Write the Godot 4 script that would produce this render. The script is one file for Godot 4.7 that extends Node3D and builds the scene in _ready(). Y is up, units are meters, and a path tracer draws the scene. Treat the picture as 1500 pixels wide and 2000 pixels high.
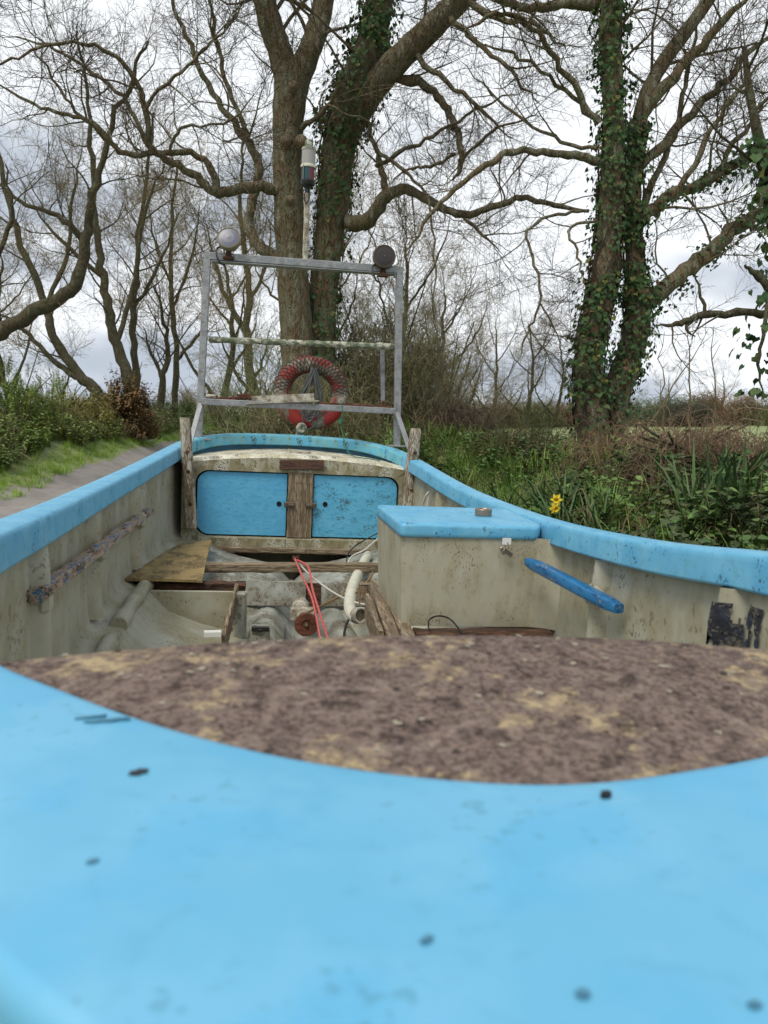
extends Node3D

# ---------------------------------------------------------------- mesh builder
class MB:
	var v := PackedVector3Array()
	var n := PackedVector3Array()
	var c := PackedColorArray()
	var idx := PackedInt32Array()
	var col := Color.WHITE

	func tri(a: Vector3, b: Vector3, d: Vector3) -> void:
		var m := (d - a).cross(b - a).normalized()
		var k := v.size()
		v.append(a); v.append(b); v.append(d)
		n.append(m); n.append(m); n.append(m)
		c.append(col); c.append(col); c.append(col)
		idx.append(k); idx.append(k + 1); idx.append(k + 2)

	func quad(a: Vector3, b: Vector3, d: Vector3, e: Vector3) -> void:
		tri(a, b, d)
		tri(a, d, e)

	func box(t: Transform3D, s: Vector3, b := 0.004) -> void:
		var h := s * 0.5
		b = minf(b, minf(h.x, minf(h.y, h.z)) * 0.6)
		var g := func(sx: int, sy: int, sz: int, ax: int) -> Vector3:
			var p := Vector3(sx * h.x, sy * h.y, sz * h.z)
			for k in 3:
				if k != ax:
					p[k] -= signf(p[k]) * b
			return t * p
		for ax in 3:
			var u := (ax + 1) % 3
			var w := (ax + 2) % 3
			for s1 in [-1, 1]:
				var q := []
				for e in [[-1, -1], [-1, 1], [1, 1], [1, -1]]:
					var k := [0, 0, 0]
					k[ax] = s1; k[u] = e[0]; k[w] = e[1]
					q.append(g.call(k[0], k[1], k[2], ax))
				if s1 > 0: quad(q[0], q[1], q[2], q[3])
				else: quad(q[3], q[2], q[1], q[0])
				for s2 in [-1, 1]:
					var k0 := [0, 0, 0]
					k0[ax] = s1; k0[u] = s2; k0[w] = -1
					var k1 := k0.duplicate()
					k1[w] = 1
					var a0: Vector3 = g.call(k0[0], k0[1], k0[2], ax)
					var a1: Vector3 = g.call(k1[0], k1[1], k1[2], ax)
					var b1: Vector3 = g.call(k1[0], k1[1], k1[2], u)
					var b0: Vector3 = g.call(k0[0], k0[1], k0[2], u)
					if s1 * s2 > 0: quad(a0, a1, b1, b0)
					else: quad(b0, b1, a1, a0)
		for sx in [-1, 1]:
			for sy in [-1, 1]:
				for sz in [-1, 1]:
					if sx * sy * sz > 0: tri(g.call(sx, sy, sz, 0), g.call(sx, sy, sz, 2), g.call(sx, sy, sz, 1))
					else: tri(g.call(sx, sy, sz, 0), g.call(sx, sy, sz, 1), g.call(sx, sy, sz, 2))

	# a grid of rows of equal length; smooth normals
	func grid(rows: Array, wrap := false, flip := false) -> void:
		var w: int = rows[0].size()
		var k := v.size()
		var acc := PackedVector3Array()
		acc.resize(rows.size() * w)
		for r in rows:
			for p in r:
				v.append(p); c.append(col)
		for j in rows.size() - 1:
			for i in (w if wrap else w - 1):
				var i2 := (i + 1) % w
				var q := [j * w + i, j * w + i2, (j + 1) * w + i2, (j + 1) * w + i]
				if flip: q.reverse()
				var m := (v[k + q[2]] - v[k + q[0]]).cross(v[k + q[1]] - v[k + q[3]]) * -1.0
				m = (v[k + q[2]] - v[k + q[0]]).cross(v[k + q[1]] - v[k + q[0]]) + (v[k + q[3]] - v[k + q[0]]).cross(v[k + q[2]] - v[k + q[0]])
				for e in q: acc[e] += m
				for e in [q[0], q[1], q[2], q[0], q[2], q[3]]: idx.append(k + e)
		for m in acc: n.append(m.normalized())

	# a grid with hard edges
	func flatgrid(rows: Array, wrap := false, flip := false) -> void:
		var w: int = rows[0].size()
		for j in rows.size() - 1:
			for i in (w if wrap else w - 1):
				var i2 := (i + 1) % w
				if flip: quad(rows[j + 1][i], rows[j + 1][i2], rows[j][i2], rows[j][i])
				else: quad(rows[j][i], rows[j][i2], rows[j + 1][i2], rows[j + 1][i])

	func fan(ring: Array, flip := false) -> void:
		var m := Vector3.ZERO
		for p in ring: m += p
		m /= ring.size()
		for i in ring.size():
			if flip: tri(m, ring[(i + 1) % ring.size()], ring[i])
			else: tri(m, ring[i], ring[(i + 1) % ring.size()])

	func tube(path: Array, rad: Array, sides := 8, caps := false) -> void:
		var side := Vector3.ZERO
		var k := v.size()
		var cnt := path.size()
		for j in cnt:
			var d: Vector3 = (path[mini(j + 1, cnt - 1)] - path[maxi(j - 1, 0)]).normalized()
			if j == 0:
				side = d.cross(Vector3(0.31, 0.2, 0.93) if absf(d.z) < 0.9 else Vector3.RIGHT).normalized()
			side = (side - d * side.dot(d)).normalized()
			var up := d.cross(side)
			var r: float = rad[j]
			for i in sides:
				var a := TAU * i / sides
				var m := side * cos(a) + up * sin(a)
				v.append(path[j] + m * r); n.append(m); c.append(col)
			if j > 0:
				var b0 := k + (j - 1) * sides
				var b1 := k + j * sides
				for i in sides:
					var i2 := (i + 1) % sides
					idx.append(b0 + i); idx.append(b1 + i); idx.append(b1 + i2)
					idx.append(b0 + i); idx.append(b1 + i2); idx.append(b0 + i2)
		if caps:
			for e in 2:
				var ring := []
				for i in sides: ring.append(v[k + (cnt - 1) * sides * e + i])
				fan(ring, e == 1)

	# profile: [radius, height] pairs turned about the y axis of t
	func lathe(t: Transform3D, prof: Array, sides := 24) -> void:
		for j in prof.size() - 1:
			var rows := []
			for e in 2:
				var row := PackedVector3Array()
				for i in sides + 1:
					var a := TAU * i / sides
					row.append(t * Vector3(cos(a) * prof[j + e][0], prof[j + e][1], sin(a) * prof[j + e][0]))
				rows.append(row)
			grid(rows, false, true)

	func mesh(m: Material = null) -> ArrayMesh:
		var out := ArrayMesh.new()
		if v.size() == 0: return out
		var a := []
		a.resize(Mesh.ARRAY_MAX)
		a[Mesh.ARRAY_VERTEX] = v
		a[Mesh.ARRAY_NORMAL] = n
		a[Mesh.ARRAY_COLOR] = c
		a[Mesh.ARRAY_INDEX] = idx
		out.add_surface_from_arrays(Mesh.PRIMITIVE_TRIANGLES, a)
		if m: out.surface_set_material(0, m)
		return out

# ---------------------------------------------------------------- nodes
var used := {}
func numbered(called: String) -> String:
	var k: int = used.get(called, 0)
	used[called] = k + 1
	return called if k == 0 else "%s_%03d" % [called, k]

func tag(o: Node3D, label: String, category: String, group := "", kind := "") -> Node3D:
	if label: o.set_meta("label", label)
	if category: o.set_meta("category", category)
	if group: o.set_meta("group", group)
	if kind: o.set_meta("kind", kind)
	return o

func thing(called: String, label: String, category: String, at := Transform3D.IDENTITY, group := "") -> Node3D:
	var o := Node3D.new()
	o.name = numbered(called)
	add_child(o)
	o.transform = at
	return tag(o, label, category, group)

func part(called: String, mb: MB, m: Material, parent: Node3D, label := "") -> MeshInstance3D:
	var o := MeshInstance3D.new()
	o.name = called
	o.mesh = mb.mesh(m)
	parent.add_child(o, true)
	if label: o.set_meta("label", label)
	return o

func single(called: String, mb: MB, m: Material, label: String, category: String, at := Transform3D.IDENTITY, group := "") -> MeshInstance3D:
	var o := MeshInstance3D.new()
	o.name = numbered(called)
	o.mesh = mb.mesh(m)
	add_child(o)
	o.transform = at
	tag(o, label, category, group)
	return o

func structure(called: String, mb: MB, m: Material) -> MeshInstance3D:
	var o := MeshInstance3D.new()
	o.name = numbered(called)
	o.mesh = mb.mesh(m)
	add_child(o)
	o.set_meta("kind", "structure")
	return o

func many(called: String, mesh: Mesh, m: Material, xf: Array, cols: Array, parent: Node3D, kind := "stuff") -> MultiMeshInstance3D:
	var mm := MultiMesh.new()
	mm.transform_format = MultiMesh.TRANSFORM_3D
	mm.use_colors = cols.size() > 0
	mm.mesh = mesh
	mm.instance_count = xf.size()
	for i in xf.size():
		mm.set_instance_transform(i, xf[i])
		if cols.size(): mm.set_instance_color(i, cols[i])
	var o := MultiMeshInstance3D.new()
	o.name = called if parent != self else numbered(called)
	o.multimesh = mm
	o.material_override = m
	parent.add_child(o, true)
	if kind: o.set_meta("kind", kind)
	return o

# ---------------------------------------------------------------- textures and materials
func noise_bytes(size: int, seed_: int, freq: float, octaves := 4, kind := FastNoiseLite.TYPE_SIMPLEX_SMOOTH, ridged := false, gain := 0.5) -> PackedByteArray:
	var f := FastNoiseLite.new()
	f.seed = seed_
	f.noise_type = kind
	f.frequency = freq
	f.fractal_type = FastNoiseLite.FRACTAL_RIDGED if ridged else FastNoiseLite.FRACTAL_FBM
	f.fractal_octaves = octaves
	f.fractal_gain = gain
	if kind == FastNoiseLite.TYPE_CELLULAR:
		f.cellular_return_type = FastNoiseLite.RETURN_DISTANCE
		f.fractal_type = FastNoiseLite.FRACTAL_NONE
	var im := f.get_seamless_image(size, size)
	im.convert(Image.FORMAT_L8)
	return im.get_data()

# layers: [noise bytes, low, high, colour]; below low nothing shows of it, above high all of it
func layered(size: int, base: Color, layers: Array) -> ImageTexture:
	var total := size * size
	var r := PackedFloat32Array(); r.resize(total); r.fill(base.r * 255.0)
	var g := PackedFloat32Array(); g.resize(total); g.fill(base.g * 255.0)
	var b := PackedFloat32Array(); b.resize(total); b.fill(base.b * 255.0)
	for l in layers:
		var d: PackedByteArray = l[0]
		var ramp := PackedFloat32Array()
		ramp.resize(256)
		for i in 256: ramp[i] = smoothstep(l[1], l[2], i / 255.0) * l[3].a
		var lr: float = l[3].r * 255.0
		var lg: float = l[3].g * 255.0
		var lb: float = l[3].b * 255.0
		for i in total:
			var k := ramp[d[i]]
			if k > 0.003:
				r[i] += (lr - r[i]) * k
				g[i] += (lg - g[i]) * k
				b[i] += (lb - b[i]) * k
	var out := PackedByteArray()
	out.resize(total * 3)
	for i in total:
		out[i * 3] = int(r[i])
		out[i * 3 + 1] = int(g[i])
		out[i * 3 + 2] = int(b[i])
	return ImageTexture.create_from_image(Image.create_from_data(size, size, false, Image.FORMAT_RGB8, out))

func grey_tex(size: int, d: PackedByteArray) -> ImageTexture:
	return ImageTexture.create_from_image(Image.create_from_data(size, size, false, Image.FORMAT_L8, d))

func mat(tex: Texture2D, sc: Vector3, rough := 0.8, bump: Texture2D = null, relief := 0.0, tint := Color.WHITE, world_space := false) -> StandardMaterial3D:
	var m := StandardMaterial3D.new()
	m.albedo_color = tint
	m.albedo_texture = tex
	m.roughness = rough
	m.uv1_triplanar = true
	m.uv1_world_triplanar = world_space
	m.uv1_triplanar_sharpness = 4.0
	m.uv1_scale = sc
	if bump:
		m.heightmap_enabled = true
		m.heightmap_texture = bump
		m.heightmap_scale = relief
	return m

func plain(c: Color, rough := 0.6, metal := 0.0) -> StandardMaterial3D:
	var m := StandardMaterial3D.new()
	m.albedo_color = c
	m.roughness = rough
	m.metallic = metal
	return m

func leafy(c: Color, rough := 0.55, through := 0.25) -> StandardMaterial3D:
	var m := StandardMaterial3D.new()
	m.albedo_color = c
	m.roughness = rough
	m.vertex_color_use_as_albedo = true
	m.metallic_specular = 0.35
	if through > 0.0:
		m.backlight_enabled = true
		m.backlight = Color(through, through, through)
	return m

func rgb(r: int, g: int, b: int, a := 1.0) -> Color:
	return Color(r / 255.0, g / 255.0, b / 255.0, a)

# ---------------------------------------------------------------- curves
func smooth_path(pts: Array, per := 6) -> Array:
	var out := []
	for i in pts.size() - 1:
		var p0: Vector3 = pts[maxi(i - 1, 0)]
		var p1: Vector3 = pts[i]
		var p2: Vector3 = pts[i + 1]
		var p3: Vector3 = pts[mini(i + 2, pts.size() - 1)]
		for k in per:
			out.append(p1.cubic_interpolate(p2, p0, p3, float(k) / per))
	out.append(pts[-1])
	return out

func lut(t: Array, x: float) -> float:
	for i in t.size() - 1:
		if x <= t[i + 1][0] or i == t.size() - 2:
			var a: Array = t[i]
			var b: Array = t[i + 1]
			var k := clampf((x - a[0]) / (b[0] - a[0]), 0.0, 1.0)
			var p: float = t[maxi(i - 1, 0)][1]
			var q: float = t[mini(i + 2, t.size() - 1)][1]
			return cubic_interpolate(a[1], b[1], p, q, k)
	return 0.0

func same(r: float, count: int) -> Array:
	var a := []
	for i in count: a.append(r)
	return a

func cord(called: String, pts: Array, r: float, m: Material, label: String, category: String, at: Transform3D, group := "") -> MeshInstance3D:
	var mb := MB.new()
	var p := smooth_path(pts, 6)
	mb.tube(p, same(r, p.size()), 7, true)
	return single(called, mb, m, label, category, at, group)

func along(a: Vector3, b: Vector3, up := Vector3.UP) -> Transform3D:
	# x axis from a to b, origin in the middle
	var x := (b - a).normalized()
	var z := x.cross(up).normalized()
	return Transform3D(Basis(x, z.cross(x), z), (a + b) * 0.5)

# a length of rough sawn timber: a bar from a to b with knocked edges
func timber(mb: MB, a: Vector3, b: Vector3, wide: float, tall: float, rough := 0.004, seed_ := 1, up := Vector3.UP, segs := 14) -> void:
	var rng := RandomNumberGenerator.new()
	rng.seed = seed_
	var t := along(a, b, up)
	var x := t.basis.x
	var y := t.basis.y
	var z := t.basis.z
	var rows := []
	var ch := minf(wide, tall) * 0.13
	for j in segs + 1:
		var p := a.lerp(b, float(j) / segs)
		if j == 0 or j == segs: p += x * rng.randf_range(-rough, rough)
		var row := []
		for e in [[-1, -1, 1, 0], [1, -1, -1, 0], [1, -1, 0, 1], [1, 1, 0, -1], [1, 1, -1, 0], [-1, 1, 1, 0], [-1, 1, 0, -1], [-1, -1, 0, 1]]:
			var q: Vector3 = p + z * (e[0] * wide * 0.5 + e[2] * ch) + y * (e[1] * tall * 0.5 + e[3] * ch)
			q += (y * rng.randf_range(-1, 1) + z * rng.randf_range(-1, 1)) * rough
			row.append(q)
		rows.append(row)
	mb.flatgrid(rows, true)
	mb.fan(rows[0], true)
	mb.fan(rows[segs])

var M := {}
func make_materials() -> void:
	var s := 512
	var fine := noise_bytes(s, 1, 0.02, 5)
	var coarse := noise_bytes(s, 2, 0.006, 5)
	var coarse2 := noise_bytes(s, 3, 0.008, 4)
	var speck := noise_bytes(s, 4, 0.055, 3)
	var grit := noise_bytes(s, 5, 0.12, 2)
	var cells := noise_bytes(s, 6, 0.03, 1, FastNoiseLite.TYPE_CELLULAR)
	var ridge := noise_bytes(s, 7, 0.012, 4, FastNoiseLite.TYPE_SIMPLEX_SMOOTH, true)
	var fine_h := grey_tex(s, fine)
	var grit_h := grey_tex(s, grit)
	var ridge_h := grey_tex(s, ridge)
	var coarse_h := grey_tex(s, coarse)
	# paint
	var blue := rgb(97, 167, 200)
	var t_blue := layered(s, blue, [[coarse, 0.45, 0.75, rgb(112, 180, 210, 0.6)], [coarse2, 0.5, 0.8, rgb(82, 160, 202, 0.7)], [fine, 0.62, 0.8, rgb(92, 158, 180, 0.5)], [_both(speck, coarse), 0.76, 0.82, rgb(62, 92, 104, 0.6)], [_three(grit, speck, coarse2), 0.68, 0.73, rgb(48, 62, 66, 0.8)]])
	M.blue = mat(t_blue, Vector3(1.6, 1.6, 1.6), 0.42, fine_h, 0.06)
	var t_bow := layered(s, blue, [[coarse, 0.4, 0.75, rgb(112, 176, 208, 0.55)], [coarse2, 0.5, 0.8, rgb(86, 164, 204, 0.6)], [ridge, 0.72, 0.95, rgb(84, 152, 184, 0.3)], [fine, 0.6, 0.9, rgb(114, 176, 204, 0.35)], [_three(grit, speck, coarse), 0.67, 0.76, rgb(76, 132, 156, 0.4)], [_both(speck, coarse), 0.9, 0.95, rgb(60, 110, 140, 0.6)]])
	M.bow = mat(t_bow, Vector3(1.3, 1.1, 1.6), 0.45, fine_h, 0.03)
	var t_coam := layered(s, rgb(88, 172, 204), [[coarse, 0.4, 0.7, rgb(112, 178, 190, 0.8)], [fine, 0.5, 0.75, rgb(132, 160, 142, 0.6)], [_both(speck, coarse2), 0.62, 0.7, rgb(48, 66, 60, 0.8)]])
	M.coaming = mat(t_coam, Vector3(3, 1.2, 3), 0.5, fine_h, 0.06)
	var t_door := layered(s, rgb(84, 164, 204), [[coarse, 0.4, 0.8, rgb(98, 176, 212, 0.6)], [fine, 0.55, 0.8, rgb(70, 146, 184, 0.5)], [_three(grit, speck, coarse), 0.70, 0.76, rgb(36, 84, 106, 0.6)]])
	M.door = mat(t_door, Vector3(1.6, 3.2, 1.6), 0.45, fine_h, 0.08)
	var t_peel := layered(s, rgb(88, 168, 204), [[coarse, 0.4, 0.8, rgb(100, 178, 210, 0.6)], [fine, 0.55, 0.8, rgb(60, 150, 186, 0.6)], [_three(grit, speck, coarse2), 0.62, 0.65, rgb(36, 62, 70, 0.85)], [_three(grit, speck, coarse2), 0.68, 0.7, rgb(84, 86, 74)]])
	M.peel = mat(t_peel, Vector3(1.3, 2.6, 1.3), 0.5, fine_h, 0.12)
	# resin hull, weathered
	var t_grp := layered(s, rgb(166, 164, 146), [[coarse, 0.4, 0.75, rgb(138, 131, 102, 0.55)], [coarse2, 0.45, 0.85, rgb(174, 174, 162, 0.5)], [fine, 0.5, 0.9, rgb(134, 126, 100, 0.3)], [_three(grit, speck, coarse), 0.64, 0.74, rgb(96, 88, 66, 0.5)], [_three(grit, grit, coarse2), 0.74, 0.79, rgb(56, 54, 46, 0.6)]])
	M.grp = mat(t_grp, Vector3(1.0, 0.8, 1.0), 0.7, fine_h, 0.07)
	var t_bulk := layered(s, rgb(160, 156, 132), [[coarse, 0.4, 0.7, rgb(126, 118, 88, 0.8)], [coarse2, 0.5, 0.78, rgb(186, 184, 168, 0.8)], [fine, 0.55, 0.8, rgb(104, 96, 66, 0.6)], [_three(grit, grit, coarse2), 0.64, 0.7, rgb(48, 45, 36, 0.8)]])
	M.bulk = mat(t_bulk, Vector3(1.9, 1.2, 1.9), 0.7, fine_h, 0.2)
	var t_deck := layered(s, rgb(208, 206, 190), [[coarse, 0.4, 0.7, rgb(168, 160, 130, 0.7)], [speck, 0.6, 0.72, rgb(128, 118, 92, 0.6)], [_both(grit, coarse2), 0.60, 0.66, rgb(64, 56, 44, 0.85)]])
	M.deck = mat(t_deck, Vector3(1.6, 1.6, 1.6), 0.75, fine_h, 0.15)
	var t_bilge := layered(s, rgb(142, 144, 134), [[coarse, 0.4, 0.75, rgb(116, 108, 90, 0.6)], [coarse2, 0.45, 0.8, rgb(172, 176, 170, 0.6)], [fine, 0.6, 0.8, rgb(96, 86, 68, 0.6)], [_three(grit, speck, coarse), 0.6, 0.7, rgb(58, 52, 42, 0.7)]])
	M.bilge = mat(t_bilge, Vector3(1.6, 1.6, 1.6), 0.6, fine_h, 0.1)
	var t_box := layered(s, rgb(166, 163, 143), [[coarse, 0.42, 0.8, rgb(146, 137, 110, 0.5)], [coarse2, 0.45, 0.85, rgb(174, 173, 160, 0.5)], [fine, 0.55, 0.9, rgb(134, 126, 96, 0.35)], [_three(grit, grit, coarse), 0.72, 0.78, rgb(74, 70, 54, 0.6)]])
	M.box = mat(t_box, Vector3(1.9, 1.0, 1.9), 0.6, coarse_h, 0.3)
	# foredeck board: bare brown foam with cream worn through
	var s2 := 1024
	var S := FastNoiseLite.TYPE_SIMPLEX_SMOOTH
	var f2 := noise_bytes(s2, 21, 0.02, 7, S, false, 0.72)
	var c2 := noise_bytes(s2, 22, 0.004, 7, S, false, 0.55)
	var c3 := noise_bytes(s2, 23, 0.012, 7, S, false, 0.66)
	var r2 := noise_bytes(s2, 24, 0.006, 6, S, true, 0.6)
	var g2 := noise_bytes(s2, 25, 0.07, 5, S, false, 0.75)
	var f3 := noise_bytes(s2, 26, 0.035, 6, S, false, 0.75)
	var t_board := layered(s2, rgb(116, 102, 95), [[c3, 0.42, 0.66, rgb(94, 81, 76, 0.65)], [f2, 0.48, 0.66, rgb(136, 119, 108, 0.55)], [r2, 0.68, 0.94, rgb(156, 139, 127, 0.5)], [f3, 0.5, 0.7, rgb(68, 57, 53, 0.6)], [g2, 0.54, 0.7, rgb(48, 41, 38, 0.6)], [_three(c2, c2, f2), 0.58, 0.68, rgb(142, 127, 102, 0.5)], [_three(c2, f3, f2), 0.6, 0.66, rgb(178, 161, 124, 0.65)], [_three(c3, c3, g2), 0.6, 0.7, rgb(48, 41, 38, 0.55)], [_three(g2, g2, r2), 0.66, 0.74, rgb(176, 166, 154, 0.5)], [_both(r2, c3), 0.82, 0.9, rgb(104, 72, 56, 0.35)]])
	M.board = mat(t_board, Vector3(1.35, 1.35, 1.6), 0.95, grey_tex(s2, f3), 0.07)
	M.board.metallic_specular = 0.15
	# timber
	var t_wood := layered(s, rgb(130, 114, 92), [[coarse, 0.35, 0.7, rgb(100, 84, 64, 0.8)], [fine, 0.5, 0.75, rgb(160, 148, 124, 0.7)], [speck, 0.58, 0.75, rgb(66, 52, 38, 0.8)]])
	M.wood_x = mat(t_wood, Vector3(0.5, 5, 5), 0.85, fine_h, 0.3)
	M.wood_y = mat(t_wood, Vector3(5, 0.5, 5), 0.85, fine_h, 0.3)
	M.wood_z = mat(t_wood, Vector3(5, 5, 0.5), 0.85, fine_h, 0.3)
	var t_post := layered(s, rgb(138, 126, 106), [[coarse, 0.4, 0.7, rgb(108, 92, 70, 0.8)], [fine, 0.55, 0.75, rgb(80, 62, 44, 0.7)], [_both(speck, coarse2), 0.5, 0.58, rgb(178, 176, 166, 0.9)]])
	M.post = mat(t_post, Vector3(4, 0.8, 4), 0.85, fine_h, 0.35)
	var t_dark := layered(s, rgb(84, 58, 40), [[coarse, 0.4, 0.7, rgb(52, 34, 24, 0.8)], [fine, 0.5, 0.75, rgb(118, 78, 52, 0.7)], [speck, 0.6, 0.72, rgb(30, 22, 16, 0.8)]])
	M.rotten = mat(t_dark, Vector3(0.7, 5, 5), 0.9, fine_h, 0.6)
	M.plaque = mat(t_dark, Vector3(2, 14, 14), 0.75, fine_h, 0.15)
	var t_ply := layered(s, rgb(146, 125, 82), [[coarse, 0.4, 0.7, rgb(118, 102, 66, 0.8)], [fine, 0.5, 0.8, rgb(164, 146, 98, 0.6)], [_both(speck, coarse), 0.6, 0.7, rgb(80, 66, 42, 0.7)]])
	M.ply = mat(t_ply, Vector3(2, 2, 1.2), 0.85, fine_h, 0.1)
	var t_flake := layered(s, rgb(158, 138, 116), [[coarse, 0.4, 0.7, rgb(128, 106, 86, 0.8)], [fine, 0.5, 0.75, rgb(178, 164, 142, 0.6)], [_both(speck, coarse2), 0.60, 0.62, rgb(48, 104, 150)], [_both(speck, coarse), 0.64, 0.68, rgb(26, 28, 34)]])
	M.flaking = mat(t_flake, Vector3(5, 5, 1.6), 0.8, fine_h, 0.3)
	var t_rail := layered(s, rgb(30, 100, 150), [[coarse, 0.4, 0.7, rgb(40, 116, 166, 0.8)], [fine, 0.6, 0.8, rgb(14, 64, 106, 0.7)], [_both(speck, coarse2), 0.72, 0.74, rgb(150, 128, 100)]])
	M.rail = mat(t_rail, Vector3(3, 3, 1.6), 0.35, fine_h, 0.06)
	var t_tar := layered(s, rgb(24, 26, 34), [[coarse, 0.5, 0.7, rgb(40, 50, 72, 0.8)], [_both(speck, coarse2), 0.56, 0.6, rgb(92, 88, 80)]])
	M.tar = mat(t_tar, Vector3(4, 4, 4), 0.6, fine_h, 0.2)
	# metals
	var t_alu := layered(s, rgb(150, 152, 154), [[coarse, 0.4, 0.7, rgb(126, 128, 130, 0.8)], [speck, 0.55, 0.75, rgb(176, 178, 180, 0.5)], [_both(grit, coarse2), 0.6, 0.7, rgb(92, 86, 76, 0.6)]])
	M.alu = mat(t_alu, Vector3(3, 3, 3), 0.5, grit_h, 0.04)
	M.alu.metallic = 0.45
	var t_lichen := layered(s, rgb(186, 182, 168), [[coarse, 0.42, 0.56, rgb(100, 108, 88)], [speck, 0.5, 0.62, rgb(72, 80, 62, 0.9)], [_both(grit, coarse2), 0.58, 0.66, rgb(206, 204, 186)]])
	M.lichen = mat(t_lichen, Vector3(3.2, 6, 6), 0.9, fine_h, 0.5)
	var t_rust := layered(s, rgb(92, 52, 36), [[coarse, 0.4, 0.7, rgb(62, 36, 28, 0.8)], [speck, 0.5, 0.7, rgb(120, 70, 44, 0.7)]])
	M.rust = mat(t_rust, Vector3(4, 4, 4), 0.9, fine_h, 0.3)
	var t_zinc := layered(s, rgb(150, 144, 128), [[speck, 0.5, 0.65, rgb(98, 92, 78, 0.8)], [_both(grit, coarse), 0.5, 0.6, rgb(190, 186, 172)], [coarse2, 0.6, 0.8, rgb(110, 80, 58, 0.6)]])
	M.zinc = mat(t_zinc, Vector3(4, 4, 4), 0.75, fine_h, 0.15)
	M.steel = plain(rgb(142, 128, 112), 0.4, 0.7)
	M.black = plain(rgb(20, 21, 23), 0.45)
	M.latch = plain(rgb(104, 92, 80), 0.5, 0.5)
	M.chip = plain(rgb(66, 116, 138), 0.6)
	M.hole = plain(rgb(8, 9, 12), 0.95)
	M.white = plain(rgb(214, 214, 208), 0.55)
	var t_hose := layered(s, rgb(206, 204, 186), [[coarse, 0.5, 0.75, rgb(190, 186, 164, 0.6)], [_three(grit, speck, coarse2), 0.66, 0.74, rgb(130, 122, 98, 0.6)]])
	M.hose = mat(t_hose, Vector3(4, 4, 4), 0.45)
	M.rope_red = mat(layered(s, rgb(184, 84, 80), [[speck, 0.5, 0.7, rgb(144, 58, 56, 0.8)], [coarse, 0.5, 0.7, rgb(200, 120, 110, 0.6)]]), Vector3(20, 20, 20), 0.8)
	M.rope_grey = mat(layered(s, rgb(104, 106, 106), [[speck, 0.45, 0.7, rgb(58, 60, 62, 0.9)]]), Vector3(20, 20, 20), 0.9)
	M.green_twine = plain(rgb(36, 104, 84), 0.7)
	M.wire_white = plain(rgb(190, 188, 180), 0.5)
	M.tan_cable = plain(rgb(122, 94, 56), 0.6)
	var t_ring := layered(s, rgb(158, 42, 36), [[coarse, 0.55, 0.75, rgb(184, 66, 54, 0.7)], [coarse2, 0.52, 0.58, rgb(128, 114, 98)], [_both(fine, coarse2), 0.6, 0.64, rgb(170, 162, 148)], [fine, 0.58, 0.72, rgb(92, 72, 58, 0.7)], [_three(grit, speck, coarse), 0.52, 0.62, rgb(76, 62, 50, 0.75)]])
	M.ring = mat(t_ring, Vector3(0.8, 0.8, 0.8), 0.6, fine_h, 0.3)
	M.net = plain(rgb(46, 48, 44), 0.8)
	# outdoors
	var t_bark := layered(s, rgb(112, 93, 73), [[coarse, 0.4, 0.7, rgb(88, 71, 54, 0.8)], [ridge, 0.6, 0.85, rgb(54, 43, 34, 0.8)], [_both(speck, coarse2), 0.52, 0.6, rgb(112, 118, 98, 0.85)], [_both(grit, coarse), 0.6, 0.68, rgb(158, 160, 142, 0.8)], [fine, 0.6, 0.8, rgb(84, 88, 56, 0.6)]])
	M.bark = mat(t_bark, Vector3(2.2, 0.7, 2.2), 0.95, ridge_h, 2.2, Color.WHITE, true)
	M.bark.metallic_specular = 0.2
	M.bark_green = mat(t_bark, Vector3(2.2, 0.9, 2.2), 0.95, ridge_h, 1.5, rgb(172, 174, 156), true)
	M.twig = plain(rgb(72, 64, 53), 0.9)
	M.twig.metallic_specular = 0.2
	M.twig_green = plain(rgb(116, 104, 76), 0.9)
	M.twig_green.metallic_specular = 0.2
	var t_ground := layered(s, rgb(140, 146, 98), [[coarse, 0.3, 0.75, rgb(122, 140, 84, 0.8)], [fine, 0.4, 0.8, rgb(110, 124, 74, 0.7)], [speck, 0.4, 0.8, rgb(132, 134, 90, 0.6)], [grit, 0.4, 0.8, rgb(104, 116, 68, 0.6)]])
	M.ground = mat(t_ground, Vector3(0.16, 0.16, 0.16), 0.95)
	var t_road := layered(s, rgb(136, 131, 126), [[coarse, 0.4, 0.7, rgb(120, 114, 108, 0.7)], [coarse2, 0.4, 0.85, rgb(148, 143, 138, 0.5)], [fine, 0.45, 0.85, rgb(116, 108, 100, 0.45)], [grit, 0.4, 0.85, rgb(112, 106, 100, 0.5)]])
	M.road = mat(t_road, Vector3(0.35, 0.35, 0.35), 0.9)
	M.leaf = leafy(Color.WHITE)
	M.leaf_gloss = leafy(Color.WHITE, 0.5, 0.12)
	M.leaf_gloss.metallic_specular = 0.25
	M.stem = leafy(Color.WHITE, 0.8, 0.0)

func _three(a: PackedByteArray, b: PackedByteArray, d: PackedByteArray) -> PackedByteArray:
	var out := PackedByteArray()
	out.resize(a.size())
	for i in a.size(): out[i] = (a[i] + b[i] + d[i]) / 3
	return out

func _both(a: PackedByteArray, b: PackedByteArray) -> PackedByteArray:
	var out := PackedByteArray()
	out.resize(a.size())
	for i in a.size(): out[i] = (a[i] + b[i]) >> 1
	return out

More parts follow.
